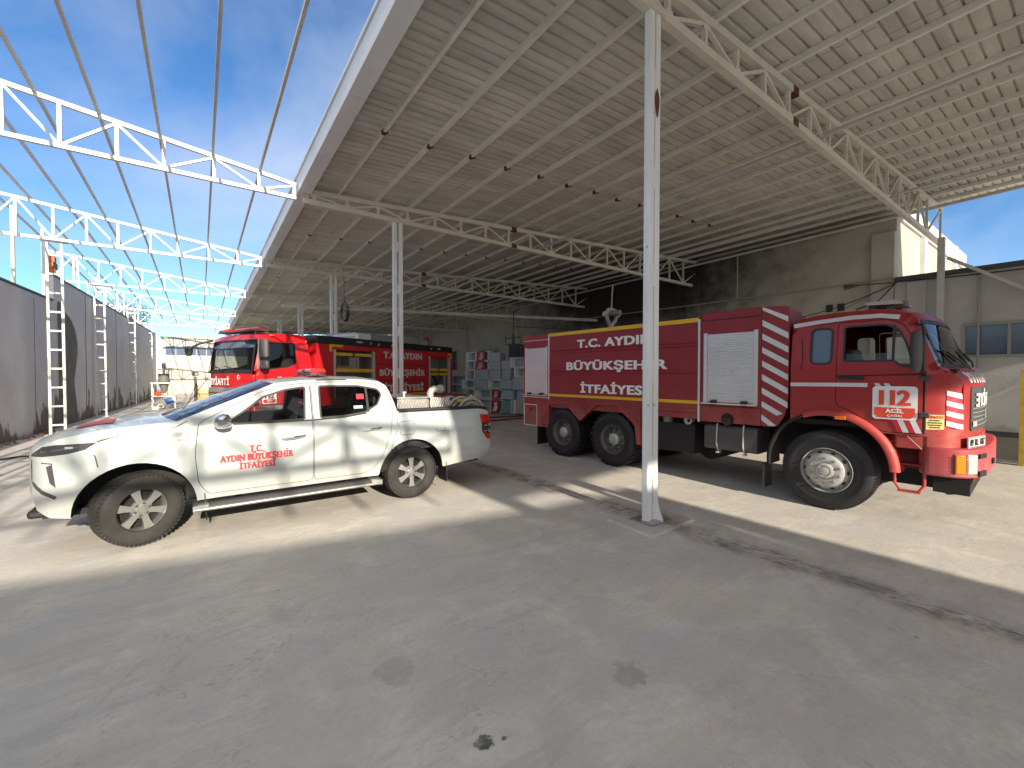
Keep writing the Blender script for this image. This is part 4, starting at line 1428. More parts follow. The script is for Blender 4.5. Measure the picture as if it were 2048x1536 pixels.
for k, (dx, r_) in enumerate(((-.10, .27), (.05, .265), (.15, .25))):
    m = MB()
    for q in range(3):
        m.tube([(dx + (r_ - .07 * q) * cos(a), -.05 - .16 * k + .01 * q, .29 + (r_ - .07 * q) * sin(a)) for a in [2 * pi * i / 30 for i in range(30)]], .026, 8, closed=True)
    m.build('hose_coil', HOSE if k != 1 else SILVER, t)
m = MB(); m.tube([(-.08, -.30, .50), (.10, -.34, .52), (.20, -.36, .58)], [.03, .025, .02], 8); m.tube([(.0, -.30, .35), (.16, -.36, .60)], .02, 8); m.build('nozzle', YELLOW_PAINT, t)

# ------------------------------------------------------------------ heavy wheels
def heavy_wheel(front):
    p = part('wheel', None)
    Rr, h = .525, .15
    m = MB()
    pr = [(.285, -h + .02), (.30, -h), (.36, -h - .012), (.44, -h - .008), (.49, -h + .01), (.515, -h + .03)]
    if front:
        for c in (-.08, -.03, .03, .08):
            pr += [(Rr, c - .02), (Rr - .012, c - .016), (Rr - .012, c - .008), (Rr, c - .004)]
    else:
        pr += [(Rr - .02, -.06), (Rr - .02, .06)]
    pr += [(.515, h - .03), (.49, h - .01), (.44, h + .008), (.40, h + .012), (.395, h + .009), (.36, h + .012), (.30, h), (.285, h - .02), (.27, 0)]
    m.lathe(pr, n=72, closed=True)
    if not front:
        for i in range(52):
            a = 2 * pi * i / 52
            q, t_ = Vector((cos(a), 0, sin(a))), Vector((-sin(a), 0, cos(a)))
            for c, tw in ((.095, 1), (-.095, -1), (.03, -.7), (-.03, .7)):
                w_ = .052 if abs(c) > .05 else .03
                ctr = q * (Rr - .012) + Vector((0, c, 0)) + t_ * (.02 if i % 2 else 0)
                m.beam(ctr - Vector((0, w_, 0)) - t_ * (.012 * tw), ctr + Vector((0, w_, 0)) + t_ * (.012 * tw), .036, .034, tuple(q))
    else:
        for i in range(90):
            a = 2 * pi * i / 90
            q, t_ = Vector((cos(a), 0, sin(a))), Vector((-sin(a), 0, cos(a)))
            ctr = q * .512 + Vector((0, h - .035, 0))
            m.beam(ctr - t_ * .010, ctr + t_ * .004, .03, .02, tuple(q))
    m.build('tyre', RUBBER, p)
    if front:
        o = h - .005
        m = MB()
        m.lathe([(.292, o + .012), (.300, o - .002), (.285, o - .012), (.275, o - .05), (.268, o - .07)], n=60)
        m.lathe([(.268, o - .07), (.255, o - .045), (.235, o - .018), (.20, o + .012), (.165, o + .026), (.115, o + .028), (.105, o + .022)], n=60)
        m.lathe([(.105, o + .022), (.100, o + .055), (.075, o + .065), (.072, o + .058), (.05, o + .058), (.046, o + .075), (.001, o + .08)], n=40)
        m.build('rim', SILVER, p, sharp=30)
        m = MB()
        for i in range(10):
            a = 2 * pi * (i + .5) / 10
            q, t_ = Vector((cos(a), 0, sin(a))), Vector((-sin(a), 0, cos(a)))
            nrm = Vector((q.x * .62, .78, q.z * .62)).normalized()
            e = nrm.cross(t_).normalized()
            c = q * .241 + Vector((0, o - .020, 0))
            m.add([c + t_ * .028 * cos(b) + e * .016 * sin(b) for b in [2 * pi * k / 14 for k in range(14)]], [tuple(range(14))])
        m.build('hand_holes', DARK, p)
        for i in range(10):
            a = 2 * pi * i / 10
            MB().lathe([(.001, .055), (.012, .055), (.013, .045), (.020, .043), (.021, .018)], c=(.165 * cos(a), o, .165 * sin(a)), n=6).build('wheel_nut', STEEL, p)
    else:
        o = h - .005
        m = MB()
        m.lathe([(.292, o + .012), (.300, o - .002), (.285, o - .012), (.272, o - .05), (.255, o - .065), (.245, o - .13), (.235, o - .15), (.12, o - .16), (.11, o - .15)], n=60)
        m.build('rim', GREYDARK_RIM, p, sharp=30)
        m = MB()
        m.lathe([(.12, o - .16), (.115, o - .05), (.09, o - .03), (.06, o - .02), (.055, o), (.001, o + .004)], n=32)
        for i in range(8):
            a = 2 * pi * i / 8
            m.cyl((.165 * cos(a), o - .158, .165 * sin(a)), (.165 * cos(a), o - .13, .165 * sin(a)), .017, 6)
        m.build('hub', SILVER, p, sharp=30)
        m = MB()
        for i in range(8):
            a = 2 * pi * (i + .5) / 8
            m.add([(.205 * cos(a) + .022 * cos(b), o - .151, .205 * sin(a) + .022 * sin(b)) for b in [2 * pi * k / 12 for k in range(12)]], [tuple(range(12))])
        m.build('hand_holes', DARK, p)
    return p
WF = heavy_wheel(True)
WR = heavy_wheel(False)
_used = {}
def put_wheel(proto, parent, loc, sgn, spin=0.0, steer=0.0):
    o = proto if not _used.get(proto.name) else dup(proto)
    _used[proto.name] = True
    o.parent = parent
    o.location = loc
    o.rotation_euler = (0, spin, steer + (0 if sgn > 0 else pi))
    return o

def plate_sign(mb_w, mb_o, fn, u0, v0, u1, v1, off=.004):
    """emergency call sticker: white rounded sheet, orange number, orange lower band"""
    du, dv = u1 - u0, v1 - v0
    r = abs(du) * .10
    x0, x1 = min(u0, u1), max(u0, u1)
    panel(mb_w, rrect(x0, v0, x1, v1, r), [], .15, fn, 0, off)
    lettering(mb_o, "112", u0 + du * .17, v0 + dv * .43, u0 + du * .84, v0 + dv * .88, fn, off + .003, .02, heavy=.05)
    q = [(u0 + du * a, v0 + dv * b) for a, b in ((.05, .36), (.95, .36), (.95, .14), (.86, .05), (.14, .05), (.05, .14))]
    panel(mb_o, q, [], .2, fn, 0, off + .003)
    m2 = MB()
    lettering(m2, "ACİL", u0 + du * .30, v0 + dv * .20, u0 + du * .70, v0 + dv * .32, fn, off + .006, .05)
    m3 = MB()
    lettering(m3, "ÇAĞRI", u0 + du * .34, v0 + dv * .085, u0 + du * .67, v0 + dv * .145, fn, off + .006, .02)
    return m2, m3

# ------------------------------------------------------------------ red water tanker
tk = thing('fire_tanker', 'faded red six wheeled water tanker fire engine with white lettering and striped corner', 'fire engine', (7.918, 2.194, 0), R(-87))
def TW(x, z):
    w = 1.22
    if z > 1.92: w -= (z - 1.92) * .13
    if z > 2.46: w -= (z - 2.46) ** 2 * 3.2
    sf = 1.24 if z < 1.76 else 1.24 - (z - 1.76) * .50
    t = (x - (sf - .52)) / .52
    if t > 0: w -= (.26 - .19 * max(0, min(1, (z - 1.66) / .2))) * (1 - sqrt(max(0, 1 - min(1, t) ** 2.4)))
    return w
NEAR, FAR = side(TW, -1), side(TW, 1)
CO = [(-.42, 1.12), (-.42, 2.40), (-.40, 2.50), (-.33, 2.565), (-.20, 2.595), (.04, 2.615), (.40, 2.615), (.64, 2.58), (.79, 2.53), (.86, 2.45),
      (.95, 2.16), (1.015, 1.97), (1.045, 1.89), (1.12, 1.83), (1.205, 1.77), (1.235, 1.70), (1.235, 1.08), (.50, 1.08)] + arc(0, .60, .70, 44, 132, 12)
TD = rounded([(.10, 2.47), (.60, 2.47), (.74, 2.40), (.83, 2.22), (.90, 1.95), (.93, 1.80), (.93, 1.10), (.56, 1.10), (.42, 1.22), (.24, 1.34), (.10, 1.40)], .05, 3)
TWIN = rounded([(.175, 2.41), (.58, 2.41), (.70, 2.34), (.77, 2.18), (.845, 1.89), (.73, 1.90), (.67, 1.965), (.175, 1.965)], .035, 3)
TRW = rrect(-.19, 1.94, .045, 2.41, .065)
m = MB()
for f_ in (NEAR, FAR):
    panel(m, CO, [inset(TD, -.004), TRW], .09, f_, rim=.04, rim_out=.0)
loft(m, [(.86, 2.45, .12, 0), (.79, 2.53, .11, .03), (.64, 2.58, .06, .055), (.40, 2.615, .01, .06), (.04, 2.615, 0, .06), (-.20, 2.595, 0, .06), (-.33, 2.565, 0, .05), (-.40, 2.50, 0, .03), (-.42, 2.40, 0, 0), (-.42, 1.12, 0, 0)], TW, 18, 3)
NB = [(1.235, 1.08, .09, 0), (1.235, 1.40, .09, 0), (1.235, 1.70, .09, 0), (1.205, 1.77, .10, 0), (1.12, 1.83, .12, 0), (1.045, 1.89, .15, 0)]
loft(m, NB, TW, 18, 2.2)
cab = m.build('cab', TANKER_CAB_RED, tk, recalc=False, sharp=35, weld=1e-4)
m = MB(); loft(m, [(1.045, 1.89, .15, 0), (1.015, 1.97, .15, 0), (.95, 2.16, .14, 0), (.86, 2.45, .12, 0)], TW, 18, 2.2)
ws_ = m.build('windscreen', GLASS, tk, recalc=False, sharp=60)
def frontfn(st, power=2.2):
    def f(y, z, off=0.0):
        for a, b in zip(st, st[1:]):
            if a[1] <= z <= b[1] or b is st[-1]:
                t = (z - a[1]) / (b[1] - a[1])
                x, bu = a[0] + (b[0] - a[0]) * t, a[2] + (b[2] - a[2]) * t
                break
        W = TW(x, z)
        k = 1 - min(1, abs(y) / W) ** power
        return (x + bu * k + off, y, z)
    return f
TF = frontfn(NB + [(1.015, 1.97, .15, 0), (.95, 2.16, .14, 0), (.86, 2.45, .12, 0)])
m = MB()
ribbon(m, [(-1.10, 1.90), (1.10, 1.90), (1.05, 2.43), (-1.05, 2.43)], .045, TF, .006, closed=True)
m.build('windscreen_seal', BLACK, tk)
for y in (-.45, .30):
    m = MB()
    m.tube([TF(y + .0, 1.90, .03), TF(y - .20, 1.96, .05), TF(y - .42, 2.06, .035)], .010, 6)
    m.tube([TF(y - .10, 1.97, .025), TF(y - .55, 2.10, .025)], .012, 6)
    m.build('wiper', BLACK, tk)
# cab glazing, door
m = MB(); panel(m, TRW, [], .15, NEAR, 0, -.015); gw = m.build('rear_side_window', GLASS_BLUE, tk)
m = MB(); ribbon(m, TRW, .024, NEAR, .004, closed=True); m.build('window_seal', BLACK, gw)
m = MB(); panel(m, TRW, [], .15, FAR, 0, -.015); m.build('rear_side_window', GLASS, tk)
for f_, s in ((NEAR, -1), (FAR, 1)):
    m = MB(); panel(m, inset(TD, .004), [TWIN], .08, f_, rim=.035)
    d = m.build('door', TANKER_CAB_RED, tk, recalc=False, sharp=35)
    m = MB()
    panel(m, [(.66, 1.97), (.73, 1.90), (.845, 1.89), (.77, 2.18), (.70, 2.34), (.66, 2.375)], [], .15, f_, 0, -.012)
    panel(m, [(.175, 1.965), (.655, 1.965), (.655, 2.06), (.175, 2.06)], [], .15, f_, 0, -.02)
    m.build('window', GLASS, d)
    m = MB(); ribbon(m, TWIN, .022, f_, .004, closed=True); ribbon(m, [(.658, 1.96), (.658, 2.40)], .028, f_, .004); m.build('window_seal', BLACK, d)
    m = MB()
    q0, q1 = f_(.13, 1.755, .022), f_(.39, 1.755, .022)
    m.beam(q0, q1, .018, .035); m.beam(f_(.36, 1.755, 0), f_(.36, 1.755, .03), .05, .05); m.cyl(f_(.16, 1.755, 0), f_(.16, 1.755, .035), .014, 8)
    m.build('handle', BLACK, d)
for s in (-1, 1):
    for z in (1.30, 1.72):
        m = MB(); m.box(.895, .985, s * 1.205, s * 1.232, z, z + .055); m.build('hinge', DARKGREY, tk, bevel=.006)
m = MB(); ribbon(m, [(-.41, 2.472), (-.1, 2.505), (.25, 2.53), (.52, 2.525), (.70, 2.49)], .055, NEAR, .006); m.build('roof_stripe', SILVER_FILM, tk)
m = MB(); ribbon(m, [(-.42, 1.66), (.10, 1.665), (.425, 1.665)], .05, NEAR, .007); m.build('side_stripe', SILVER_FILM, tk)
for a in (.485, .575):
    m = MB(); m.add([NEAR(*q, .007) for q in ((a, 1.69), (a + .05, 1.69), (a + .085, 1.64), (a + .035, 1.64))], [(0, 1, 2, 3)]); m.build('slant_stripe', SILVER_FILM, tk)
for a in (.70, .81):
    m = MB(); m.add([NEAR(*q, .007) for q in ((a, 1.27), (a + .055, 1.27), (a + .115, 1.11), (a + .06, 1.11))], [(0, 1, 2, 3)]); m.build('slant_stripe', SILVER_FILM, tk)
for a in (.65, .76):
    m = MB(); m.add([NEAR(*q, .006) for q in ((a, 1.27), (a + .048, 1.27), (a + .108, 1.11), (a + .06, 1.11))], [(0, 1, 2, 3)]); m.build('slant_stripe', RED_FILM, tk)
m1, mo = MB(), MB()
m2, m3 = plate_sign(m1, mo, NEAR, .475, 1.255, .885, 1.655, .010)
sg = m1.build('emergency_sticker', WHITE_FILM, tk)
mo.build('number', ORANGE_FILM, sg); m2.build('lettering', WHITE_FILM, sg); m3.build('lettering', WHITE_FILM, sg)
for pth, wd_ in (([(.94, 1.10), (.94, 1.84)], .012), ([(.10, 1.775), (.93, 1.80)], .014), ([(-.30, 2.28), (-.28, 2.0), (-.30, 1.86)], .010)):
    ribbon(MB(), pth, wd_, NEAR, .003).build('panel_gap', DARK, tk)
# corner panel with the warning sheet and the red white chevrons
m = MB(); panel(m, [(.955, 1.16), (1.10, 1.17), (1.10, 1.335), (.955, 1.335)], [], .1, NEAR, 0, .006); wsn = m.build('warning_sheet', M("yellow notice paper", (.70, .62, .22), .5), tk)
m = MB(); lettering(m, "DİKKAT!!!", .965, 1.292, 1.092, 1.322, NEAR, .010, .03); m.build('lettering', RED_TEXT, wsn)
m = MB()
for i, (a_, b_) in enumerate(((.985, 1.07), (.97, 1.085), (.975, 1.085), (.99, 1.075))):
    z = 1.264 - i * .027
    k = a_
    while k < b_:
        e = min(b_, k + rnd.uniform(.012, .026)); panel(m, [(k, z), (e, z), (e, z + .012), (k, z + .012)], [], .1, NEAR, 0, .010); k = e + .006
m.build('small_print', BLACK, wsn)
for i in range(4):
    z = 1.20 + i * .115
    m = MB(); panel(m, [(1.115, z + .015), (1.238, z - .03), (1.238, z + .028), (1.115, z + .07)], [], .05, NEAR, 0, .006); m.build('chevron', SILVER_FILM, tk)
    if i < 3:
        m = MB(); panel(m, [(1.115, z + .072), (1.238, z + .03), (1.238, z + .083), (1.115, z + .128)], [], .05, NEAR, 0, .0055); m.build('chevron', RED_FILM, tk)
m = MB()
for i in range(12):
    y = -.84 + i * .148
    m = MB(); panel(m, [(y, 1.70), (y + .075, 1.70), (y + .10, 1.825), (y + .025, 1.825)], [], .05, TF, 0, .010); m.build('nose_stripe', WHITE_FILM, tk)
# grille with mirrored word
m = MB(); panel(m, rounded([(-.80, 1.14), (.80, 1.14), (.80, 1.655), (-.80, 1.655)], .04, 3), [], .12, TF, .0, .014, rim_out=.02); gr_ = m.build('grille', DARKGREY, tk)
m = MB()
for i in range(5):
    z = 1.20 + i * .05
    m.tube([TF(-.78 + 1.56 * j / 16, z, .018) for j in range(17)], .006, 5)
m.build('slat', GREY_BODY, gr_)
m = MB(); lettering(m, "İTFAİYE", -.66, 1.42, .62, 1.575, TF, .026, .025, mirror=True); m.build('lettering', WHITE_FILM, gr_)
m = MB(); panel(m, [(-.05, 1.25), (.03, 1.25), (.03, 1.36), (-.05, 1.36)], [], .2, TF, 0, .026); m.build('badge', CAB_TEAL, gr_)
m = MB(); panel(m, [(-.78, 1.19), (-.62, 1.19), (-.62, 1.25), (-.78, 1.25)], [], .2, TF, 0, .026); m.build('badge', SILVER, gr_)
# lower front: apron, plate, bumper
def plan_prism(mb, path, z0, z1, depth, mi=0):
    inner = [(x - depth * (1 if abs(y) < 1.0 else .4), y * (1 - depth * .55 / 1.2)) for x, y in path]
    poly = path + inner[::-1]
    return mb.prism(poly, lambda u, v: (u, v, z0), lambda u, v: (u, v, z1), mi)
def mirror_path(p):
    return p + [(x, -y) for x, y in p[::-1] if abs(y) > 1e-6]
m = MB()
plan_prism(m, mirror_path([(.70, -1.20), (1.0, -1.20), (1.13, -1.14), (1.22, -1.02), (1.28, -.8), (1.33, -.4), (1.345, 0)]), .92, 1.085, .2)
m.build('apron', TANKER_CAB_RED, tk, bevel=.012)
m = MB()
plan_prism(m, mirror_path([(.97, -1.232), (1.10, -1.232), (1.22, -1.205), (1.31, -1.12), (1.375, -.98), (1.41, -.75), (1.43, -.4), (1.435, 0)]), .64, .965, .22)
bp = m.build('bumper', BUMPER_RED, tk, bevel=.022)
m = MB()
for a, b, z0, z1 in (((1.36, -1.02), (1.40, -.85), .66, .72), ((1.36, -1.02), (1.40, -.85), .86, .91), ((1.43, -.42), (1.437, -.3), .74, .80)):
    MB().beam((a[0] + .006, a[1], (z0 + z1) / 2), (b[0] + .006, b[1], (z0 + z1) / 2), .02, z1 - z0).build('bumper_slot', DARK, bp)
def lamp_piece(a, b, z0, z1, mat, nm, par, th=.03, nlines=0):
    m = MB()
    a, b = Vector((*a, 0)), Vector((*b, 0))
    d = (b - a).normalized(); nrm = Vector((-d.y, d.x, 0)) * -1
    if nrm.x < 0: nrm = -nrm
    P_ = [a - nrm * .02, b - nrm * .02, b + nrm * th, a + nrm * th]
    m.prism([(p.x, p.y) for p in P_], lambda u, v: (u, v, z0), lambda u, v: (u, v, z1))
    o = m.build(nm, mat, par, bevel=.012)
    if nlines:
        m = MB()
        for i in range(nlines):
            z = z0 + (z1 - z0) * (i + .5) / nlines
            m.beam(a + nrm * (th + .002) + Vector((0, 0, z)), b + nrm * (th + .002) + Vector((0, 0, z)), .006, .008)
        m.build('lens_rib', mat, o)
    return o
for s in (-1, 1):
    hl = lamp_piece((1.185, s * 1.218), (1.36, s * 1.03), .675, .915, DARKGREY, 'headlamp_unit', tk, .006)
    lamp_piece((1.195, s * 1.212), (1.268, s * 1.158), .69, .90, AMBER, 'indicator', hl, .02, 7)
    lamp_piece((1.276, s * 1.145), (1.345, s * 1.05), .69, .91, CLEAR_LENS, 'headlight', hl, .024)
pl = part('number_plate', tk)
m = MB()
def plf(u, z, off=0.0):
    a, b = Vector((1.245, -1.02)), Vector((1.345, -.55))
    p = a + (b - a) * u
    n_ = Vector((.978, -.21))
    return (p.x + n_.x * (.04 + off), p.y + n_.y * (.04 + off), z)
m.prism([(0, .965), (1, .965), (1, 1.085), (0, 1.085)], lambda u, v: plf(u, v, -.012), lambda u, v: plf(u, v, 0)); m.build('plate', PLATE_WHITE, pl)
m = MB(); lettering(m, "09 RL 187", .08, .985, .94, 1.065, plf, .003, .03); ribbon(m, [(.015, .972), (.985, .972), (.985, 1.078), (.015, 1.078)], .008, plf, .002, closed=True); m.build('lettering', BLACK, pl)
# step well, step loop, side apron
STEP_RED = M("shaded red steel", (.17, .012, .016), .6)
for s in (-1, 1):
    m = MB()
    m.box(.64, .965, s * 1.19, s * .95, .72, .74); m.box(.64, .965, s * 1.19, s * .95, .98, 1.0)
    m.box(.64, .965, s * .98, s * .95, .66, 1.10); m.box(.93, .966, s * 1.20, s * .94, .66, 1.08)
    m.build('step_well', STEP_RED, tk)
for s in (-1, 1):
    m = MB()
    m.tube([(.69, s * 1.18, .66), (.69, s * 1.19, .50), (.74, s * 1.20, .42), (.90, s * 1.20, .42), (.95, s * 1.19, .50), (.95, s * 1.18, .66)], .016, 8)
    m.box(.72, .92, s * 1.14, s * 1.23, .405, .42)
    m.build('step', FENDER_RED, tk)
m = MB(); m.tube([(.80, -1.23, 1.07), (.93, -1.24, .93)], .006, 5); m.build('rod', STEEL, tk)
m = MB()
m.box(1.0, 1.30, -1.0, 1.0, .42, .66); m.box(.3, .95, -.4, .4, .35, .9); m.box(-6.0, 1.0, -.45, -.36, .70, .95); m.box(-6.0, 1.0, .36, .45, .70, .95)
m.box(-6.0, -.9, -.9, .9, .95, 1.06); m.box(-2.6, -1.9, -1.05, -.2, .45, .95); m.box(-2.9, -2.65, -.9, .8, .4, .8)
m.box(-.9, .4, -.5, .5, .55, 1.1); m.cyl((-1.9, -.5, .55), (-1.9, .5, .55), .25, 16); m.cyl((0, -1, .52), (0, 1, .52), .07, 12)
m.cyl((-3.5, -1, .52), (-3.5, 1, .52), .09, 12); m.cyl((-4.86, -1, .52), (-4.86, 1, .52), .09, 12)
m.box(-.68, .66, -.80, .80, 1.10, 1.14)
m.build('chassis', DARK, tk)
m = MB(); m.prism([(.98, .64), (1.33, .64), (1.28, .44), (1.12, .40), (1.02, .46)], lambda u, v: (u, -.98, v), lambda u, v: (u, .98, v)); m.build('under_apron', BLACK, tk)
# wing over the front wheel: red front and top, black mudguard behind
for s in (-1, 1):
    def wing(a0, a1, mat, nm, n=16, r0=.655, r1=.745, y0=.86, y1=1.262):
        m = MB(); rows = []
        for i in range(n + 1):
            a = R(a0 + (a1 - a0) * i / n)
            c, q = cos(a), sin(a)
            sec = [(y0, r0), (y1, r0), (y1 + .004, r0 + .015), (y1 - .002, r1 - .03), (y1 - .035, r1), (y1 - .14, r1 + .004), (y0, r1)]
            rows.append([(rr * c, s * yy, .60 + rr * q) for yy, rr in sec])
        m.grid(rows)
        m.add(rows[0], [tuple(range(7))]); m.add(rows[-1], [tuple(range(7))])
        return m.build(nm, mat, tk, sharp=45)
    wing(2, 112, FENDER_RED, 'wing')
    wing(112.3, 188, BLACK, 'mudguard', r0=.67, r1=.725, y1=1.235)
    m = MB(); m.box(-.77, -.755, s * .92, s * 1.22, .14, .50); m.build('mudflap', BLACK, tk)
m = MB(); m.box(.10, .22, -1.268, -1.24, 1.215, 1.26); m.build('side_repeater', AMBER, tk, bevel=.006)
# mirror on its arm
for s in (-1, 1):
    m = MB()
    q = [(.87, s * 1.50)]
    rows = []
    for z, k in ((1.82, .35), (1.86, .80), (1.95, .97), (2.08, 1.0), (2.18, .96), (2.25, .8), (2.285, .4)):
        rows.append([(.90 + .055 * k * sin(a), s * (1.49 + .115 * k * cos(a)), z) for a in [2 * pi * i / 18 for i in range(19)]])
    m.grid(rows); m.add(rows[0][:-1], [tuple(range(18))]); m.add(rows[-1][:-1], [tuple(range(18))])
    mo_ = m.build('mirror', DARKGREY, tk)
    m = MB(); m.tube([(.84, s * 1.13, 2.40), (.92, s * 1.30, 2.36), (.95, s * 1.42, 2.28), (.95, s * 1.42, 1.84), (.93, s * 1.24, 1.80), (.92, s * 1.20, 1.80)], .014, 8); m.build('mirror_arm', BLACK, mo_)
# inside the cab
m = MB()
m.box(-.40, 1.1, -1.1, 1.1, 1.12, 1.18); m.box(.80, 1.18, -1.05, 1.05, 1.18, 1.86); m.box(-.405, -.39, -1.1, 1.1, 1.2, 2.5)
for f_ in (NEAR, FAR):
    panel(m, [(.05, 1.2), (.9, 1.2), (.9, 1.88), (.7, 1.9), (.65, 1.95), (.05, 1.95)], [], .2, f_, 0, -.06)
m.build('interior', DARK, tk)
for y in (-.62, .62):
    m = MB()
    m.prism(rounded([(.0, 1.3), (.50, 1.3), (.50, 1.48), (.08, 1.50), (-.08, 2.20), (-.20, 2.20), (-.10, 1.45)], .05, 3), lambda u, v: (u, y - .25, v), lambda u, v: (u, y + .25, v))
    m.build('seat', SEAT_GREY, tk, bevel=.03)
m = MB(); c = Vector((.68, .62, 1.86)); ax = Vector((-.6, 0, .8)); e2 = ax.cross(Vector((0, 1, 0)))
m.tube([c + Vector((0, 1, 0)) * .23 * cos(a) + e2 * .23 * sin(a) for a in [2 * pi * i / 24 for i in range(24)]], .017, 8, closed=True)
m.tube([c + Vector((0, .22, 0)), c - Vector((0, .22, 0))], .015, 6); m.build('steering_wheel', BLACK, tk)
# roof gear: beacon board
rg = part('roof_board', tk, (.42, -.25, 2.64))
m = MB(); m.prism(rounded([(-.17, .10), (.13, .10), (.22, .06), (.22, .04), (-.17, .06)], .02, 2), lambda u, v: (u, -.30, v + .04), lambda u, v: (u, .34, v + .04)); m.build('board', M("pale grey board", (.50, .48, .44), .6), rg)
m = MB()
for y in (-.35, .5):
    m.box(-.14, -.08, y * .6 - .03, y * .6 + .03, -.02, .10); m.box(.05, .12, y * .6 - .03, y * .6 + .03, -.02, .08)
m.tube([(-.24, -.25, .0), (-.27, -.28, .06), (-.16, -.28, .10)], .012, 6)
m.build('bracket', DARKGREY, rg)
m = MB(); m.cyl((.24, -.26, .04), (.24, -.26, .12), .035, 12); m.build('lamp', GREEN_GREY, rg)
m = MB(); m.box(-.80, -.05, .3, 1.0, 2.60, 2.70); m.build('roof_rack', DARK, tk)

# ---- tanker body
flat = lambda yy: (lambda u, v, off=0.0: (u, -(yy + off), v))
NP = flat(1.225)
body = part('tank_body', tk)
def ribtank(f, mb):
    """pressed side sheet: three shallow raised fields between two grooves"""
    prof = [(1.20, 0), (2.72, 0)]
    zs = [1.235, 1.80, 1.83, 1.86, 1.89, 2.25, 2.28, 2.31, 2.34, 2.725]
    of = [0, 0, -.018, -.018, 0, 0, -.018, -.018, 0, 0]
    rows = []
    for x in (-5.25, -4, -3, -1.74):
        rows.append([f(x, z, o) for z, o in zip(zs, of)])
    mb.grid(rows)
m = MB()
ribtank(NP, m)
m.box(-5.25, -1.74, -1.19, 1.22, 1.06, 2.70)
m.prism([(-5.25, -1.222), (-1.74, -1.222), (-1.74, 1.22), (-5.25, 1.22)], lambda u, v: (u, v * .98, 2.70), lambda u, v: (u, v, 2.726))
m.build('tank', TANKER_RED, body, recalc=False, sharp=20)
# wheel arch skirt
SK = [(-5.65, 1.232), (-5.65, .60), (-5.56, .60), (-5.26, 1.115), (-4.78, 1.15), (-4.70, 1.12), (-4.33, .82), (-3.95, 1.14), (-3.86, 1.18), (-3.42, 1.20), (-3.05, .92), (-2.97, .84), (-2.93, .50), (-2.84, .50), (-2.86, 1.232)]
m = MB(); panel(m, SK, [], .3, NP, .0, .004, rim_out=.10)
panel(m, [(-2.88, 1.232), (-2.88, 1.17), (-1.74, 1.17), (-1.74, 1.232)], [], .3, NP, 0, .002, rim_out=.1)
sk = m.build('skirt', TANKER_RED, body)
m = MB(); ribbon(m, [(-5.56, .60), (-5.26, 1.15), (-4.76, 1.19), (-4.33, .86), (-3.88, 1.215), (-3.40, 1.235), (-3.0, .93), (-2.89, .80), (-2.87, .50)], .05, NP, .008); m.build('arch_lip', TANKER_CAB_RED, sk)
m = MB(); m.box(-5.25, -1.745, -1.245, -1.2265, 2.655, 2.725); m.build('stripe', YELLOW, body)
m = MB(); m.box(-5.25, -1.745, -1.238, -1.2265, 1.315, 1.368); m.build('stripe', YELLOW, body)
for wd_, x0, z0, x1, z1 in (("T.C. AYDIN", -4.40, 2.36, -2.62, 2.53), ("BÜYÜKŞEHİR", -4.71, 1.895, -2.31, 2.065), ("İTFAİYESİ", -4.31, 1.42, -2.66, 1.595)):
    lettering(MB(), wd_, x0, z0, x1, z1, NP, .006, .028).build('lettering', WHITE_FILM, body)
m = MB()
for x in (-5.255, -1.735):
    m.box(x - .016, x + .016, -1.246, -1.20, 1.03 if x > -3 else 1.24, 2.70)
m.box(-6.13, -5.27, -1.236, -1.2295, 1.262, 1.285)
m.build('trim', ALU, body)
def locker(x0, x1, z0, z1, zt, nm):
    p = part(nm, tk)
    m = MB(); m.box(x0, x1, -1.222, 1.22, z0, zt)
    m.build('box', TANKER_RED, p, bevel=.012)
    return p
def shutter(x0, x1, z0, z1, p, slats):
    m = MB()
    n = slats
    rows = []
    zs = []
    for i in range(n):
        a = z0 + (z1 - z0) * i / n
        h_ = (z1 - z0) / n
        zs += [(a + .001, 0), (a + h_ * .25, .009), (a + h_ * .75, .009), (a + h_ - .001, 0)]
    for x in (x0, x1):
        rows.append([(x, -1.227 - o, z) for z, o in zs])
    m.grid(rows)
    o = m.build('roller_shutter', SHUTTER, p, sharp=20)
    m = MB()
    for x in (x0 - .03, x1 + .03): m.box(x - .028, x + .028, -1.243, -1.2225, z0 - .02, z1 + .02)
    m.build('guide_rail', ALU, o)
    m = MB(); m.tube([(x0 - .07, -1.29, z0 - .02), (x1 + .07, -1.29, z0 - .02)], .013, 8)
    m.build('grab_bar', ALU, o)
    m = MB()
    for x in (x0 + .12, x1 - .12): m.box(x - .04, x + .04, -1.30, -1.235, z0 - .045, z0 + .035)
    m.build('latch', BLACK, o)
    return o
rl = locker(-6.14, -5.274, .585, 0, 2.73, 'rear_locker')
shutter(-6.02, -5.36, 1.34, 2.42, rl, 30)
m = MB(); panel(m, [(-6.10, .60), (-5.66, .60), (-5.66, 1.09), (-6.10, 1.09)], [], .3, NP, .0, .008, rim_out=.008); hp = m.build('hatch', TANKER_RED, rl)
m = MB(); ribbon(m, [(-6.10, .60), (-5.66, .60), (-5.66, 1.09), (-6.10, 1.09)], .022, NP, .011, closed=True); m.build('edge', ALU, hp)
m = MB(); ribbon(m, [(-5.92, .98), (-5.82, .98)], .03, NP, .013); m.build('handle', DARK, hp)
m = MB(); ribbon(m, [(-6.13, 1.24), (-6.13, .59)], .014, NP, .006); ribbon(m, [(-6.12, 2.60), (-5.28, 2.60)], .012, NP, .002); m.build('trim', ALU, rl)
fl = locker(-1.716, -.80, 1.04, 0, 2.79, 'front_locker')
shutter(-1.60, -.90, 1.36, 2.44, fl, 30)
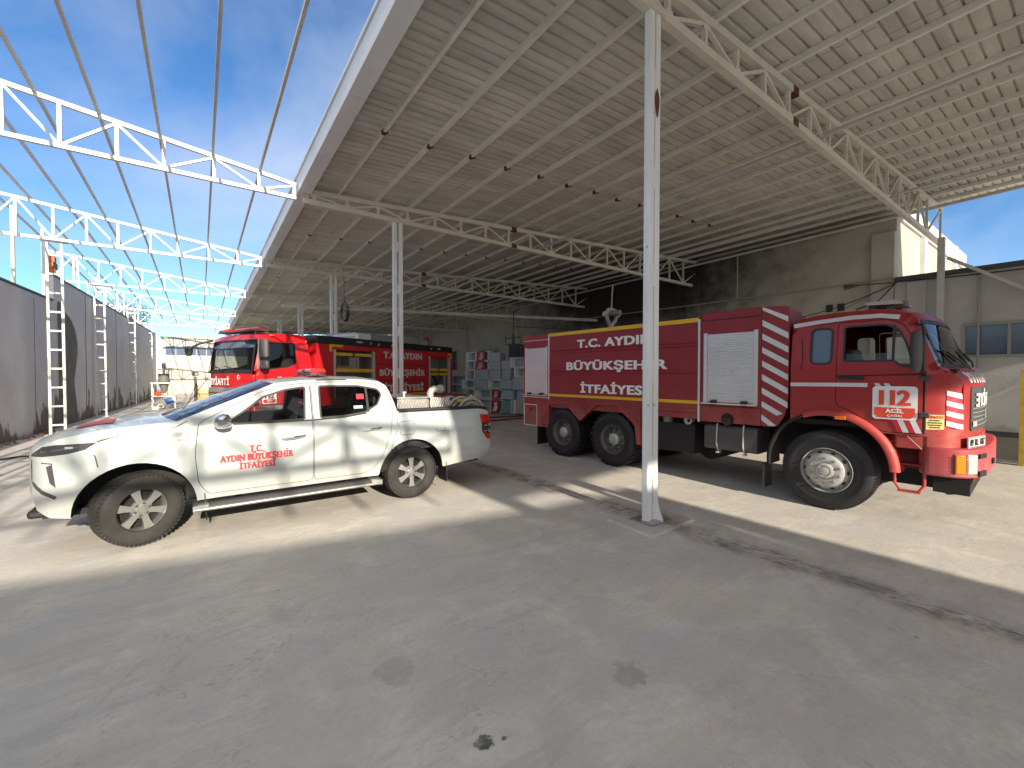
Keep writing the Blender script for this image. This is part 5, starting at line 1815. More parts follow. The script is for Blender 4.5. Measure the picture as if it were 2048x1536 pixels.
m = MB(); ribbon(m, [(-1.70, 2.66), (-.82, 2.66)], .012, NP, .002); ribbon(m, [(-1.70, 1.30), (-.82, 1.30)], .010, NP, .002); m.build('panel_gap', DARK, fl)
m = MB(); m.add([(-1.28 + .10 * cos(a), -1.2265, 1.075 + .085 * sin(a)) for a in [pi * i / 14 * 1.0 + 0 for i in range(15)]] + [(-1.38, -1.2265, 1.045), (-1.18, -1.2265, 1.045)][:0], [tuple(range(15))]); m.cyl((-1.28, -1.228, 1.10), (-1.28, -1.22, 1.10), .098, 20); m.build('port', DARK, fl)
m = MB(); m.lathe([(.055, -1.235), (.055, -1.26), (.035, -1.262), (.034, -1.24), (.001, -1.24)], c=(-1.28, 0, 1.07), n=20); m.build('port_cap', RUST, fl)
# chamfered corner panel with diagonal stripes
cp = part('corner_panel', tk)
CF = lambda u, v, off=0.0: (u, -(1.225 + off - max(0, (u + .80)) * .16), v)
m = MB()
panel(m, rounded([(-.795, 1.04), (-.60, 1.04), (-.50, 1.22), (-.46, 1.50), (-.46, 2.77), (-.795, 2.79)], .05, 3), [], .3, CF, .0, .002, rim_out=.5)
m.build('panel', TANKER_RED, cp)
m = MB()
def clipx(z_at, xa=-.79, xb=-.465):
    return None
for i in range(9):
    z0 = 2.79 - i * .197
    q = [(-.79, z0), (-.79, z0 - .085), (-.468, z0 - .29), (-.468, z0 - .205)]
    if i == 0: q = [(-.72, 2.745), (-.79, 2.78), (-.79, 2.735), (-.475, 2.545), (-.475, 2.62)]
    if z0 - .29 < 1.25:
        q = [(-.79, z0), (-.79, z0 - .085), (-.60, z0 - .205), (-.525, z0 - .17)]
    if min(p[1] for p in q) < 1.045:
        q = [(-.79, z0), (-.79, z0 - .085), (-.69, 1.05), (-.60, 1.06)]
    m.add([CF(*p, .006) for p in q], [tuple(range(len(q)))])
m.build('diagonal_stripe', SILVER_FILM, cp)
# fuel tank, valve, hydraulics
m = MB(); m.prism(rounded([(-1.20, .60), (-.75, .60), (-.70, .66), (-.70, 1.0), (-1.20, 1.0)], .08, 4), lambda u, v: (-1.66, u, v), lambda u, v: (-.86, u, v)); ft = m.build('fuel_tank', DARKGREY, tk, bevel=.012)
for x in (-1.45, -1.05):
    m = MB(); m.tube([(x, -1.19, 1.02), (x, -1.21, .9), (x, -1.215, .7), (x, -1.16, .592), (x, -.9, .59)], .012, 6); m.box(x - .02, x + .02, -1.2, -1.1, .55, .575); m.build('strap', SILVER, ft)
m = MB(); m.lathe([(.03, -1.0), (.052, -1.0), (.052, -1.10), (.07, -1.10), (.07, -1.13), (.05, -1.13), (.05, -1.115), (.03, -1.10)], c=(-1.98, 0, 1.02), n=20); m.build('hose_outlet', SILVER, tk)
m = MB(); m.cyl((-2.45, -.95, .75), (-2.45, -.95, 1.16), .09, 16); m.build('pipe', GREY_BODY, tk)
for x in (-5.68,):
    m = MB(); m.box(x, x + .02, -1.2, -.7, .16, .66); m.build('mudflap', BLACK, tk)
# deluge gun on the tank
dg = part('water_cannon', tk, (-4.55, .1, 2.72))
m = MB()
m.cyl((0, 0, 0), (0, 0, .16), .07, 14); m.tube([(0, 0, .16), (-.04, .0, .22), (0, -.15, .36), (0, -.20, .48), (0, -.12, .58), (0, 0, .60)], .045, 10); m.tube([(0, 0, .16), (.0, .0, .22), (0, .15, .36), (0, .20, .48), (0, .12, .58), (0, 0, .60)], .045, 10)
m.cyl((0, -.27, .47), (0, -.17, .47), .05, 10); m.cyl((0, .17, .47), (0, .27, .47), .05, 10)
m.build('body', SILVER, dg)
m = MB(); m.cyl((-.2, 0, .52), (.25, 0, .50), .07, 14, .06); m.build('barrel', GREY_BODY, dg)
m = MB(); m.tube([(0, 0, .6), (.03, -.02, .9), (.10, -.08, 1.15)], .014, 6); m.build('lever', SILVER, dg)
m = MB()
for x in (-3.3, -2.3): m.box(x - .1, x + .1, .2, .6, 2.73, 2.80)
m.build('hatch', TANKER_RED, body)
for x in (-4.0, -3.9): 
    m = MB(); m.tube([(x, -.2, 2.72), (x, -.2, 2.83), (x + .1, -.25, 2.86)], .014, 6); m.build('valve', DARK, body)
put_wheel(WF, tk, (0, -1.07, .525), -1, .3)
put_wheel(WF, tk, (0, 1.07, .525), 1, .1)
for x in (-3.50, -4.86):
    for s in (-1, 1):
        for y in (1.07, .73):
            if y < 1: put_wheel(WR, tk, (x, s * y, .525), -s, x)
            else: put_wheel(WR, tk, (x, s * y, .525), s, x * 1.7)

# ------------------------------------------------------------------ rescue fire engine behind the pickup
RA = atan2(-.4226, -.9063)
nl = Vector((.4226, -.9063))
ro = Vector((1.18, 12.5)) - nl * 1.15
rt = thing('rescue_truck', 'bright red rescue fire engine with open lockers and a black top band', 'fire engine', (ro.x, ro.y, 0), RA)
def RW(x, z):
    w = 1.15
    if z > 1.9: w -= (z - 1.9) * .06
    if z > 2.72: w -= (z - 2.72) ** 2 * 2.5
    t = (x + .30) / .34
    if t > 0: w -= .16 * (1 - sqrt(max(0, 1 - min(1, t) ** 2.2)))
    return w
RN, RF = side(RW, 1), side(RW, -1)
fx = lambda z: 0.04 if z < 1.85 else .04 - (z - 1.85) * .16
RCO = [(.04, 1.02), (.04, 1.85), (fx(2.3), 2.3), (fx(2.70), 2.70), (-.20, 2.82), (-.40, 2.865), (-.9, 2.90), (-1.28, 2.90), (-1.38, 2.86), (-1.42, 2.70), (-1.55, 1.9), (-1.56, 1.02)]
RD = rounded([(-.10, 2.66), (-1.10, 2.70), (-1.16, 2.64), (-1.18, 1.04), (-.12, 1.04), (-.07, 1.5)], .05, 3)
RWI = rounded([(-.16, 2.62), (-1.03, 2.65), (-1.06, 2.10), (-.78, 2.00), (-.10, 1.92)], .05, 3)
m = MB()
for f_ in (RN, RF):
    panel(m, RCO, [inset(RD, -.003)], .12, f_, rim=.04, rim_out=0)
loft(m, [(fx(2.70), 2.70, .10, 0), (-.20, 2.82, .09, .03), (-.40, 2.865, .04, .05), (-.9, 2.90, 0, .05), (-1.28, 2.90, 0, .05), (-1.38, 2.86, 0, .03), (-1.42, 2.70, 0, 0), (-1.55, 1.9, 0, 0), (-1.56, 1.02, 0, 0)], RW, 14, 3)
RB = [(.04, 1.02, .10, 0), (.04, 1.46, .10, 0), (.04, 1.85, .10, 0)]
loft(m, RB, RW, 14, 2.4)
m.build('cab', RESCUE_RED, rt, recalc=False, sharp=35, weld=1e-4)
RFR = frontfn(RB + [(fx(2.3), 2.3, .10, 0), (fx(2.70), 2.70, .10, 0)], 2.4)
m = MB(); loft(m, [(.04, 1.85, .10, 0), (fx(2.3), 2.3, .10, 0), (fx(2.70), 2.70, .10, 0)], RW, 14, 2.4)
m.build('windscreen', GLASS, rt, recalc=False, sharp=60)
m = MB(); ribbon(m, [(-1.02, 1.87), (1.02, 1.87), (.97, 2.68), (-.97, 2.68)], .06, RFR, .006, closed=True); panel(m, [(-.98, 1.85), (.98, 1.85), (.96, 1.93), (-.96, 1.93)], [], .15, RFR, 0, .007); m.build('windscreen_seal', BLACK, rt)
m = MB(); panel(m, [(-.96, 2.50), (.96, 2.50), (.95, 2.67), (-.95, 2.67)], [], .2, RFR, 0, .004); m.build('sun_strip', GLASS_BLUE, rt)
for y in (.5, -.1):
    m = MB(); m.tube([RFR(y, 1.87, .03), RFR(y - .3, 1.98, .03), RFR(y - .62, 2.02, .02)], .012, 6); m.build('wiper', BLACK, rt)
m = MB(); lettering(m, "İTFAİYE", -.86, 1.525, .12, 1.70, RFR, .012, .028, mirror=True)
m.build('lettering', WHITE_FILM, rt)
m = MB()
c0 = (.54, 1.735)
out_ = arc(c0[0], c0[1], .058, 40, 320, 18); inn = arc(c0[0] + .018, c0[1], .044, 310, 50, 16)
panel(m, out_ + inn, [], .1, RFR, 0, .012)
st = [(c0[0] + .055 + (.022 if k % 2 == 0 else .009) * cos(R(180 + 36 * k)), c0[1] + (.022 if k % 2 == 0 else .009) * sin(R(180 + 36 * k))) for k in range(10)]
m.add([RFR(*q, .012) for q in st], [tuple(range(10))])
m.build('crescent_emblem', WHITE_FILM, rt)
m = MB(); panel(m, rounded([(-1.0, 1.04), (1.0, 1.04), (1.0, 1.46), (-1.0, 1.46)], .05, 3), [], .15, RFR, 0, .016, rim_out=.03); rg_ = m.build('grille', GREY_BODY, rt)
m = MB()
for z in (1.12, 1.22, 1.32): m.tube([RFR(-.95 + 1.9 * j / 12, z, .02) for j in range(13)], .018, 6)
m.build('slat', DARKGREY, rg_)
m = MB()
m.tube([RFR(.13 * cos(a), 1.27 + .13 * sin(a), .045) for a in [2 * pi * i / 28 for i in range(28)]], .012, 6, closed=True)
for k in range(3): m.tube([RFR(0, 1.27, .045), RFR(.13 * cos(R(90 + 120 * k)), 1.27 + .13 * sin(R(90 + 120 * k)), .045)], .010, 6)
m.build('emblem', CHROME, rg_)
m = MB(); m.box(-.3, .10, -1.12, 1.12, .45, 1.015); m.build('bumper', RESCUE_RED, rt, bevel=.04)
for s in (1, -1):
    m = MB(); m.box(.06, .115, s * .72, s * 1.02, .62, .82); m.build('headlight', CLEAR_LENS, rt, bevel=.015)
for f_, s in ((RN, 1), (RF, -1)):
    m = MB(); panel(m, inset(RD, .003), [RWI], .12, f_, rim=.04); d = m.build('door', RESCUE_RED, rt, recalc=False, sharp=35)
    m = MB(); panel(m, RWI, [], .3, f_, 0, -.02); m.build('window', GLASS_TINT, d)
    m = MB(); ribbon(m, RWI, .03, f_, .003, closed=True); m.build('window_seal', BLACK, d)
    m = MB(); m.beam(f_(-.95, 1.75, .02), f_(-1.10, 1.75, .02), .03, .05); m.build('handle', BLACK, d)
    if s < 0: continue
    m = MB()
    for z0, z1 in ((2.22, 2.70), (1.94, 2.16)):
        rows = []
        for z, k in ((z0, .6), (z0 + .03, .95), ((z0 + z1) / 2, 1), (z1 - .03, .95), (z1, .6)):
            rows.append([(-.05 + .10 * k * sin(a), s * (1.36 + .14 * k * cos(a)), z) for a in [2 * pi * i / 16 for i in range(17)]])
        m.grid(rows); m.add(rows[0][:-1], [tuple(range(16))]); m.add(rows[-1][:-1], [tuple(range(16))])
    mo_ = m.build('mirror', DARKGREY, rt)
    m = MB(); m.tube([f_(-.06, 2.66, 0), (.02, s * 1.24, 2.69), (.05, s * 1.24, 1.95), f_(-.02, 1.90, 0)], .020, 8)
    m.build('mirror_arm', STEEL, mo_)
m = MB(); m.tube([(-.05, -1.05, 2.74), (.12, -1.38, 2.66), (.22, -1.62, 2.55)], [.03, .035, .03], 8)
rows = []
for z, k in ((2.32, .4), (2.36, .8), (2.46, 1), (2.56, .9), (2.60, .4)):
    rows.append([(.24 + .09 * k * sin(a), -1.70 + .13 * k * cos(a), z) for a in [2 * pi * i / 16 for i in range(17)]])
m.grid(rows); m.build('front_mirror', DARKGREY, rt)
m1, mo = MB(), MB()
m2, m3 = plate_sign(m1, mo, RN, -.115, 1.05, -.475, 1.365, .008)
sg = m1.build('emergency_sticker', WHITE_FILM, rt); mo.build('number', RED_TEXT, sg); m2.build('lettering', WHITE_FILM, sg); m3.build('lettering', WHITE_FILM, sg)
m = MB(); lettering(m, "T.C.", -.52, 1.715, -.64, 1.745, RN, .008, .03); m.build('lettering', WHITE_FILM, rt)
m = MB(); m.box(-.34, -.46, 1.09, 1.13, 2.80, 2.84); m.build('side_lamp', AMBER, rt, bevel=.01)
lb2 = part('light_bar', rt, (-.28, 0, 2.93))
m = MB(); m.box(-.14, .14, -.95, .95, 0, .04); m.build('base', DARKGREY, lb2, bevel=.01)
for y0, y1 in ((-.95, -.5), (-.2, .9)):
    m = MB(); m.prism(rounded([(-.13, .041), (.13, .041), (.10, .105), (-.10, .105)], .03, 3), lambda u, v: (u, y0, v), lambda u, v: (u, y1, v)); m.build('red_lens', RED_LENS, lb2, bevel=.01)
for y in (-.6, .6):
    m = MB(); m.cyl((.0, y, -.1), (0, y, .0), .03, 8); m.build('foot', STEEL, lb2)
m = MB(); m.box(-1.50, .0, -1.1, 1.1, 1.03, 1.10); m.box(-1.5, -1.4, -1.05, 1.05, 1.1, 1.95); m.box(-.30, .0, -1.05, 1.05, 1.1, 1.84)
for f_ in (RN, RF): panel(m, [(-.14, 1.06), (-1.14, 1.06), (-1.14, 2.08), (-1.08, 2.09), (-.78, 1.985), (-.14, 1.905)], [], .3, f_, 0, -.07)
m.build('interior', DARK, rt)
for y in (.55, -.55):
    m = MB()
    m.prism(rounded([(-.65, 1.4), (-1.15, 1.4), (-1.32, 2.25), (-1.20, 2.28), (-1.05, 1.6), (-.65, 1.58)], .05, 3), lambda u, v: (u, y - .26, v), lambda u, v: (u, y + .26, v))
    m.prism(rounded([(-1.22, 2.3), (-1.34, 2.3), (-1.36, 2.52), (-1.26, 2.52)], .03, 3), lambda u, v: (u, y - .14, v), lambda u, v: (u, y + .14, v))
    m.build('seat', SEAT_GREY, rt, bevel=.03)
m = MB(); c = Vector((-.42, .55, 1.95)); ax = Vector((-.75, 0, .66)); e2 = ax.cross(Vector((0, 1, 0)))
m.tube([c + Vector((0, 1, 0)) * .22 * cos(a) + e2 * .22 * sin(a) for a in [2 * pi * i / 22 for i in range(22)]], .018, 8, closed=True); m.tube([c + Vector((0, .2, 0)), c - Vector((0, .2, 0))], .014, 6)
m.build('steering_wheel', BLACK, rt)
m = MB(); m.box(-1.45, -.02, 1.0, 1.12, .55, 1.0); m.box(-1.45, -.02, -1.12, -1.0, .55, 1.0); m.build('entry_step', GREY_BODY, rt, bevel=.02)
# equipment body
RP = lambda u, v, off=0.0: (u, 1.18 + off, v)
def rpt(t, z, off=0.0): return RP(-t, z, off)
bd = part('equipment_body', rt)
m = MB()
L1, L2 = [(-2.27, 1.10), (-3.80, 1.10), (-3.80, 2.55), (-2.27, 2.55)], [(-6.60, 1.05), (-7.84, 1.05), (-7.84, 2.51), (-6.60, 2.51)]
panel(m, [(-1.62, .62), (-8.02, .62), (-8.02, 2.70), (-1.62, 2.70)], [L1, L2, arc(-5.4, .55, .62, 175, 5, 14)], .4, RP, .5, 0)
m.box(-8.02, -1.62, -1.18, .60, .62, 2.70); m.box(-1.63, -1.60, .6, 1.18, .62, 2.70); m.box(-8.03, -8.0, .6, 1.18, .62, 2.70)
m.build('panel', RESCUE_RED, bd, recalc=False)
m = MB(); m.box(-8.03, -1.60, -1.19, 1.19, 2.703, 2.93); m.build('top_band', M("black gloss panel", (.018, .018, .022), .25), bd)
m = MB()
ribbon(m, [(-3.87, 2.70), (-3.87, .65)], .02, RP, .002); ribbon(m, [(-6.53, 2.70), (-6.53, .65)], .02, RP, .002); ribbon(m, [(-3.87, 2.93), (-3.87, 2.71)], .012, RP, .012); ribbon(m, [(-6.53, 2.93), (-6.53, 2.71)], .012, RP, .012)
for z in (2.16, 1.60): ribbon(m, [(-3.95, z), (-6.45, z)], .03, RP, .002)
m.build('groove', M("dark red groove", (.16, .005, .008), .6), bd)
m = MB()
for x0, z0, w_, h_ in ((3.05, 2.79, .30, .075), (3.62, 2.76, .05, .10), (3.66, 2.80, .05, .06), (3.95, 2.74, .10, .10), (4.55, 2.74, .24, .13), (6.66, 2.76, .08, .10), (7.05, 2.78, .22, .07)):
    q = [(x0, z0 + rnd.uniform(0, .03)), (x0 + w_ * .6, z0), (x0 + w_, z0 + h_ * .4), (x0 + w_ * .8, z0 + h_), (x0 + w_ * .2, z0 + h_ * .9)]
    m.add([rpt(a, b, .0125) for a, b in q], [tuple(range(5))])
m.build('peeled_patch', SILVER, bd)
for wd_, x0, z0, x1, z1 in (("T.C. AYDIN", -4.22, 2.36, -6.15, 2.585), ("BÜYÜKŞEHİR", -4.05, 1.765, -6.32, 1.98), ("İTFAİYESİ", -4.25, 1.225, -6.24, 1.45)):
    lettering(MB(), wd_, x0, z0, x1, z1, RP, .006, .028).build('lettering', SILVER_FILM, bd)
m = MB(); m.box(-6.52, -3.88, 1.1825, 1.195, 1.07, 1.14); m.build('stripe', YELLOW, bd)
for a, b in ((2.10, 2.52), (7.70, 7.98)):
    m = MB()
    if a < 3: m.box(-2.17, -2.09, 1.1825, 1.20, 2.48, 2.70); m.box(-2.55, -2.172, 1.1825, 1.20, 2.63, 2.70)
    else: m.box(-7.99, -7.93, 1.1825, 1.20, 2.46, 2.66); m.box(-7.925, -7.75, 1.1825, 1.20, 2.60, 2.66)
    m.build('corner_reflector', YELLOW, bd)
def compartment(x0, x1, z0, z1, shelves, bars):
    p = part('locker', rt)
    m = MB(); m.box(x1 + .01, x0 - .01, .605, .63, z0, z1); m.box(x1, x1 + .02, .62, 1.17, z0, z1); m.box(x0 - .02, x0, .62, 1.17, z0, z1); m.box(x1 + .02, x0 - .02, .62, 1.17, z0, z0 + .02)
    m.build('lining', M("grey locker lining", (.24, .25, .25), .5, .3), p)
    m = MB()
    for x in (x0, x1): m.box(x - .035, x + .035, 1.10, 1.195, z0, z1)
    m.build('frame', ALU, p)
    for z in shelves:
        m = MB(); m.box(x1 + .03, x0 - .03, .64, 1.12, z, z + .025); s_ = m.build('shelf', STEEL, p)
        m = MB(); m.box(x1 + .03, x0 - .03, 1.125, 1.15, z - .02, z + .09); m.build('edge', YELLOW, s_)
    for z in bars:
        for a, b in ((.05, .46), (.54, .95)):
            m = MB(); m.box(x0 + (x1 - x0) * b, x0 + (x1 - x0) * a, 1.08, 1.14, z, z + .09); m.build('roller_bar', YELLOW, p)
    return p
c1 = compartment(-2.27, -3.80, 1.10, 2.55, (1.90,), (2.38,))
m = MB(); m.box(-3.2, -2.95, .66, 1.0, 1.95, 2.35); m.box(-3.25, -3.22, .64, 1.1, 1.93, 2.36); m.cyl((-2.5, .9, 2.02), (-2.95, .9, 2.02), .10, 12); m.build('equipment', STEEL, c1)
m = MB(); m.cyl((-2.6, .95, 1.25), (-2.6, .95, 1.7), .09, 14); m.cyl((-2.85, .95, 1.25), (-2.85, .95, 1.7), .09, 14); m.box(-3.6, -3.1, .7, 1.05, 1.15, 1.5); m.build('equipment', GREY_BODY, c1)
m = MB(); m.cyl((-2.5, 1.08, 1.62), (-2.5, 1.14, 1.62), .12, 16); m.build('equipment', RED_LENS, c1)
c2 = compartment(-6.60, -7.84, 1.05, 2.51, (), (1.95, 1.78))
m = MB(); m.tube([(-6.8, 1.0, 2.0), (-7.1, 1.05, 1.6), (-7.5, 1.0, 1.15)], .05, 8); m.tube([(-7.6, .95, 1.8), (-7.3, 1.0, 1.4), (-7.45, .9, 1.1)], .03, 8); m.build('hose', BLACK, c2)
m = MB(); m.box(-7.7, -7.55, .8, 1.1, 1.1, 1.75); m.build('equipment', STEEL, c2)
m = MB()
for i in range(7): m.box(-6.75 - i * .15, -6.66 - i * .15, 1.06, 1.12, 2.42, 2.52)
m.build('roller_teeth', RESCUE_RED, c2)
rb2 = part('roof_box', rt)
m = MB(); m.prism([(-3.35, 2.935), (-6.5, 2.935), (-6.5, 3.20), (-3.45, 3.20)], lambda u, v: (u, -.75, v), lambda u, v: (u, .75, v)); m.build('box', M("dull aluminium box", (.36, .38, .39), .5, .4), rb2, bevel=.02)
m = MB(); m.box(-3.95, -3.4, -.3, .9, 2.935, 3.14); m.build('box', GUTTER, rb2, bevel=.02)
m = MB(); m.tube([(-7.25, .6, 2.93), (-7.25, .6, 3.25), (-7.1, .6, 3.32)], .03, 8); m.cyl((-7.18, .6, 3.25), (-7.0, .6, 3.25), .07, 12); m.build('work_lamp', BUMPER_RED, rt)
m = MB(); m.box(-7.9, -1.0, -.45, .45, .50, .80); m.cyl((-1.0, -1, .52), (-1.0, 1, .52), .08, 10); m.cyl((-5.4, -1, .52), (-5.4, 1, .52), .08, 10); m.build('chassis', DARK, rt)
for x in (-1.02, -5.40):
    for s in (1, -1):
        put_wheel(WF if x > -2 else WR, rt, (x, s * 1.0, .525), s, x)
t = thing('red_workbench', 'low red steel bench top standing behind the pickup tail', 'bench', (6.9, 14.0, 0), R(15))
m = MB(); m.box(-1.4, 1.1, -.35, .35, 1.0, 1.09); m.build('top', BUMPER_RED, t, bevel=.01)
for x in (-1.3, 1.0):
    for y in (-.3, .3):
        m = MB(); m.box(x - .03, x + .03, y - .03, y + .03, 0, .998); m.build('leg', DARKGREY, t)

# ------------------------------------------------------------------ stacked cabinets by the back wall
CE = Vector((.9, -2.4)).normalized()
CN = Vector((CE.y, -CE.x))                      # faces the yard
if CN.x > 0: CN = -CN
CO_ = Vector((10.3, 18.3))
def cabinet(e0, e1, z0, z1, kind, label, dz=0.0, setback=0.0, rot=0.0, depth=.42):
    w_, h_ = (e1 - e0) * .97, (z1 - z0) * .985
    c = CO_ + CE * ((e0 + e1) / 2) - CN * (setback)
    t = thing('cabinet', label, 'cabinet', (c.x, c.y, z0), atan2(CE.y, CE.x) + R(rot), 'white cabinets stacked by the back wall')
    a = .03
    shell = {'open': CAB_WHITE, 'plain': CAB_GREY, 'blue': CAB_BLUE, 'red': CAB_WHITE, 'teal': CAB_TEAL}[kind]
    # local x along the row, local -y faces the yard
    fy = -1 if Vector((-sin(atan2(CE.y, CE.x)), cos(atan2(CE.y, CE.x)))).dot(CN) < 0 else 1
    y0, y1 = 0, -fy * depth
    m = MB()
    m.box(-w_ / 2, w_ / 2, y0, y1, 0, a); m.box(-w_ / 2, w_ / 2, y0, y1, h_ - a, h_)
    m.box(-w_ / 2, -w_ / 2 + a, y0, y1, a, h_ - a); m.box(w_ / 2 - a, w_ / 2, y0, y1, a, h_ - a)
    m.build('carcass', shell, t)
    m = MB(); m.box(-w_ / 2 + a, w_ / 2 - a, y1 + fy * .012, y1, a, h_ - a); m.build('back_panel', CAB_BLUE, t)
    if kind in ('plain', 'blue', 'teal'):
        m = MB(); m.box(-w_ / 2 + .003, w_ / 2 - .003, fy * .018, fy * .001, .003, h_ - .003); m.build('door', shell, t, bevel=.003)
    if kind == 'red':
        m = MB(); m.box(-w_ / 2 + .003, w_ * .22, fy * .018, fy * .001, .003, h_ - .003); d = m.build('printed_door', CAB_RED, t)
        m = MB()
        q = [(-w_ * .40, h_ * .15), (-w_ * .05, h_ * .10), (w_ * .12, h_ * .45), (0, h_ * .62), (w_ * .10, h_ * .85), (-w_ * .18, h_ * .80), (-w_ * .22, h_ * .45)]
        m.add([(u, fy * .020, v) for u, v in q], [tuple(range(len(q)))]); m.build('print', WHITE_FILM if h_ > .5 else CAB_BLUE, d)
    return t
CABS = [
 ((0.24,0.88,2.47,2.90),'open','open white cabinet at the top of the leftmost column'),
 ((0.88,1.57,2.46,2.93),'red','red and white printed cabinet topmost in the second column'),
 ((1.57,2.23,2.43,2.83),'plain','closed grey cabinet topmost in the third column'),
 ((0.24,0.79,2.05,2.47),'open','open white cabinet second from the top on the left'),
 ((0.79,1.57,2.04,2.46),'red','red printed cabinet under the topmost red one'),
 ((1.57,2.24,2.01,2.42),'plain','closed grey cabinet second from the top of the third column'),
 ((0.18,0.78,1.58,2.02),'open','open white cabinet third from the top on the left'),
 ((0.78,1.56,1.59,2.03),'blue','wide closed pale cabinet below the two red ones'),
 ((1.56,2.24,1.58,2.00),'plain','closed grey cabinet third from the top of the third column'),
 ((0.02,0.78,1.16,1.56),'open','open white cabinet sticking out furthest left in the stack'),
 ((0.80,1.56,1.16,1.57),'plain','closed grey cabinet just left of a protruding open one'),
 ((1.57,2.35,1.17,1.57),'open','open white cabinet protruding from the middle of the stack'),
 ((0.07,0.78,0.71,1.13),'open','open white cabinet second from the floor on the left'),
 ((0.78,1.74,0.69,1.13),'open','extra wide open cabinet second from the floor'),
 ((1.74,2.32,0.69,1.12),'red','red printed cabinet second from the floor'),
 ((2.34,2.92,1.16,1.55),'blue','pale closed cabinet right of the protruding open one'),
 ((2.34,2.92,0.69,1.12),'blue','pale closed cabinet right of the red one, second from the floor'),
 ((0.17,0.78,0.05,0.67),'open','open white cabinet on the floor at the left end'),
 ((0.78,1.74,0.05,0.66),'open','extra wide open cabinet on the floor'),
 ((1.74,2.35,0.05,0.64),'red','red printed cabinet standing on the floor'),
 ((2.36,2.84,0.05,0.64),'teal','teal cabinet standing on the floor'),
 ((2.84,3.03,0.05,0.66),'open','narrow open cabinet on the floor beside the teal one'),
 ((2.80,3.70,2.13,2.58),'open','open pale cabinet high on the right under the black box'),
 ((2.95,3.70,1.70,2.12),'open','open white cabinet middle right beside the tanker rear'),
 ((2.93,3.70,1.13,1.69),'blue','tall pale cabinet below the open one beside the tanker rear'),
]
for k, (q, kind, lab) in enumerate(CABS):
    cabinet(*q, kind, lab, setback=0.0 if 'protruding' in lab or 'furthest' in lab else .03 + .03 * (k % 3), rot=rnd.uniform(-3, 3))
cabinet(2.27, 2.78, 2.05, 2.46, 'plain', 'upper closed grey cabinet in the gap left of the black box', setback=.15, rot=8)
cabinet(2.27, 2.78, 1.585, 2.04, 'plain', 'lower closed grey cabinet in the gap right of the third column', setback=.12, rot=-6)
cabinet(3.05, 3.72, .05, 1.12, 'plain', 'tall dark closed cabinet on the floor beside the tanker rear', setback=.2)
def floor_at(e, s=0): 
    c = CO_ + CE * e - CN * s
    return c
c = floor_at(1.9, .25)
t = thing('pallet', 'low timber pallet under the stacked cabinets', 'pallet', (c.x, c.y, 0), atan2(CE.y, CE.x))
m = MB()
for i in range(7): m.box(-1.9, 1.9, -.36 + i * .12, -.27 + i * .12, .026, .045)
for x in (-1.8, 0, 1.8): m.box(x - .05, x + .05, -.36, .45, 0, .0255)
m.build('boards', M("weathered timber", (.20, .15, .10), .9, var=(8, .3)), t)
c = floor_at(3.2, .25)
t = thing('speaker_box', 'black box with a dark front on top of the cabinets', 'box', (c.x, c.y, 2.585), atan2(CE.y, CE.x))
m = MB(); m.box(-.42, .42, -.3, .3, 0, .56); m.build('case', DARKGREY, t, bevel=.01)
m = MB(); m.box(-.38, .20, -.308, -.3005, .03, .53); m.box(.24, .39, -.306, -.3005, .03, .53); m.build('front', BLACK, t)
# wall frame above the cabinets
t = thing('wall_bracket', 'dark steel frame fixed high on the wall above the cabinets', 'bracket', (13.2, 18.0, 0))
m = MB()
m.tube([(0, 0, 3.4), (0, 0, 5.0), (.1, -.3, 5.2)], .03, 8)
m.box(-.3, .3, -.35, .35, 3.35, 3.40); m.beam((-.3, -.3, 3.7), (.3, .3, 3.75), .05); m.beam((-.3, .3, 3.7), (.3, -.3, 3.75), .05)
for p_ in ((-.28, -.3), (.28, .3), (-.28, .3), (.28, -.3)): m.beam((p_[0], p_[1], 3.4), (p_[0], p_[1], 3.9), .03)
m.beam((0, 0, 4.3), (5.7, 0.2, 4.5), .04)
m.build('frame', DARKGREY, t)
# stacked pale shelving left of the cabinets
for k, (e, z, lab) in enumerate(((-.55, .9, 'upper pale crate leaning beside the cabinet stack'), (-.50, .02, 'lower pale crate on the floor beside the cabinet stack'))):
    c = floor_at(e, .4)
    t = thing('crate', lab, 'crate', (c.x, c.y, z), atan2(CE.y, CE.x) + R(8 - 14 * k), 'pale crates beside the cabinets')
    m = MB(); m.box(-.36, .36, -.25, .25, 0, .03); m.box(-.36, .36, -.25, .25, .84, .87); m.box(-.36, -.33, -.25, .25, .03, .84); m.box(.33, .36, -.25, .25, .03, .84); m.box(-.33, .33, .22, .25, .03, .84)
    m.build('carcass', CAB_BLUE, t)
    m = MB(); m.box(-.33, .33, -.22, .22, .42, .445); m.build('shelf', CAB_WHITE, t)

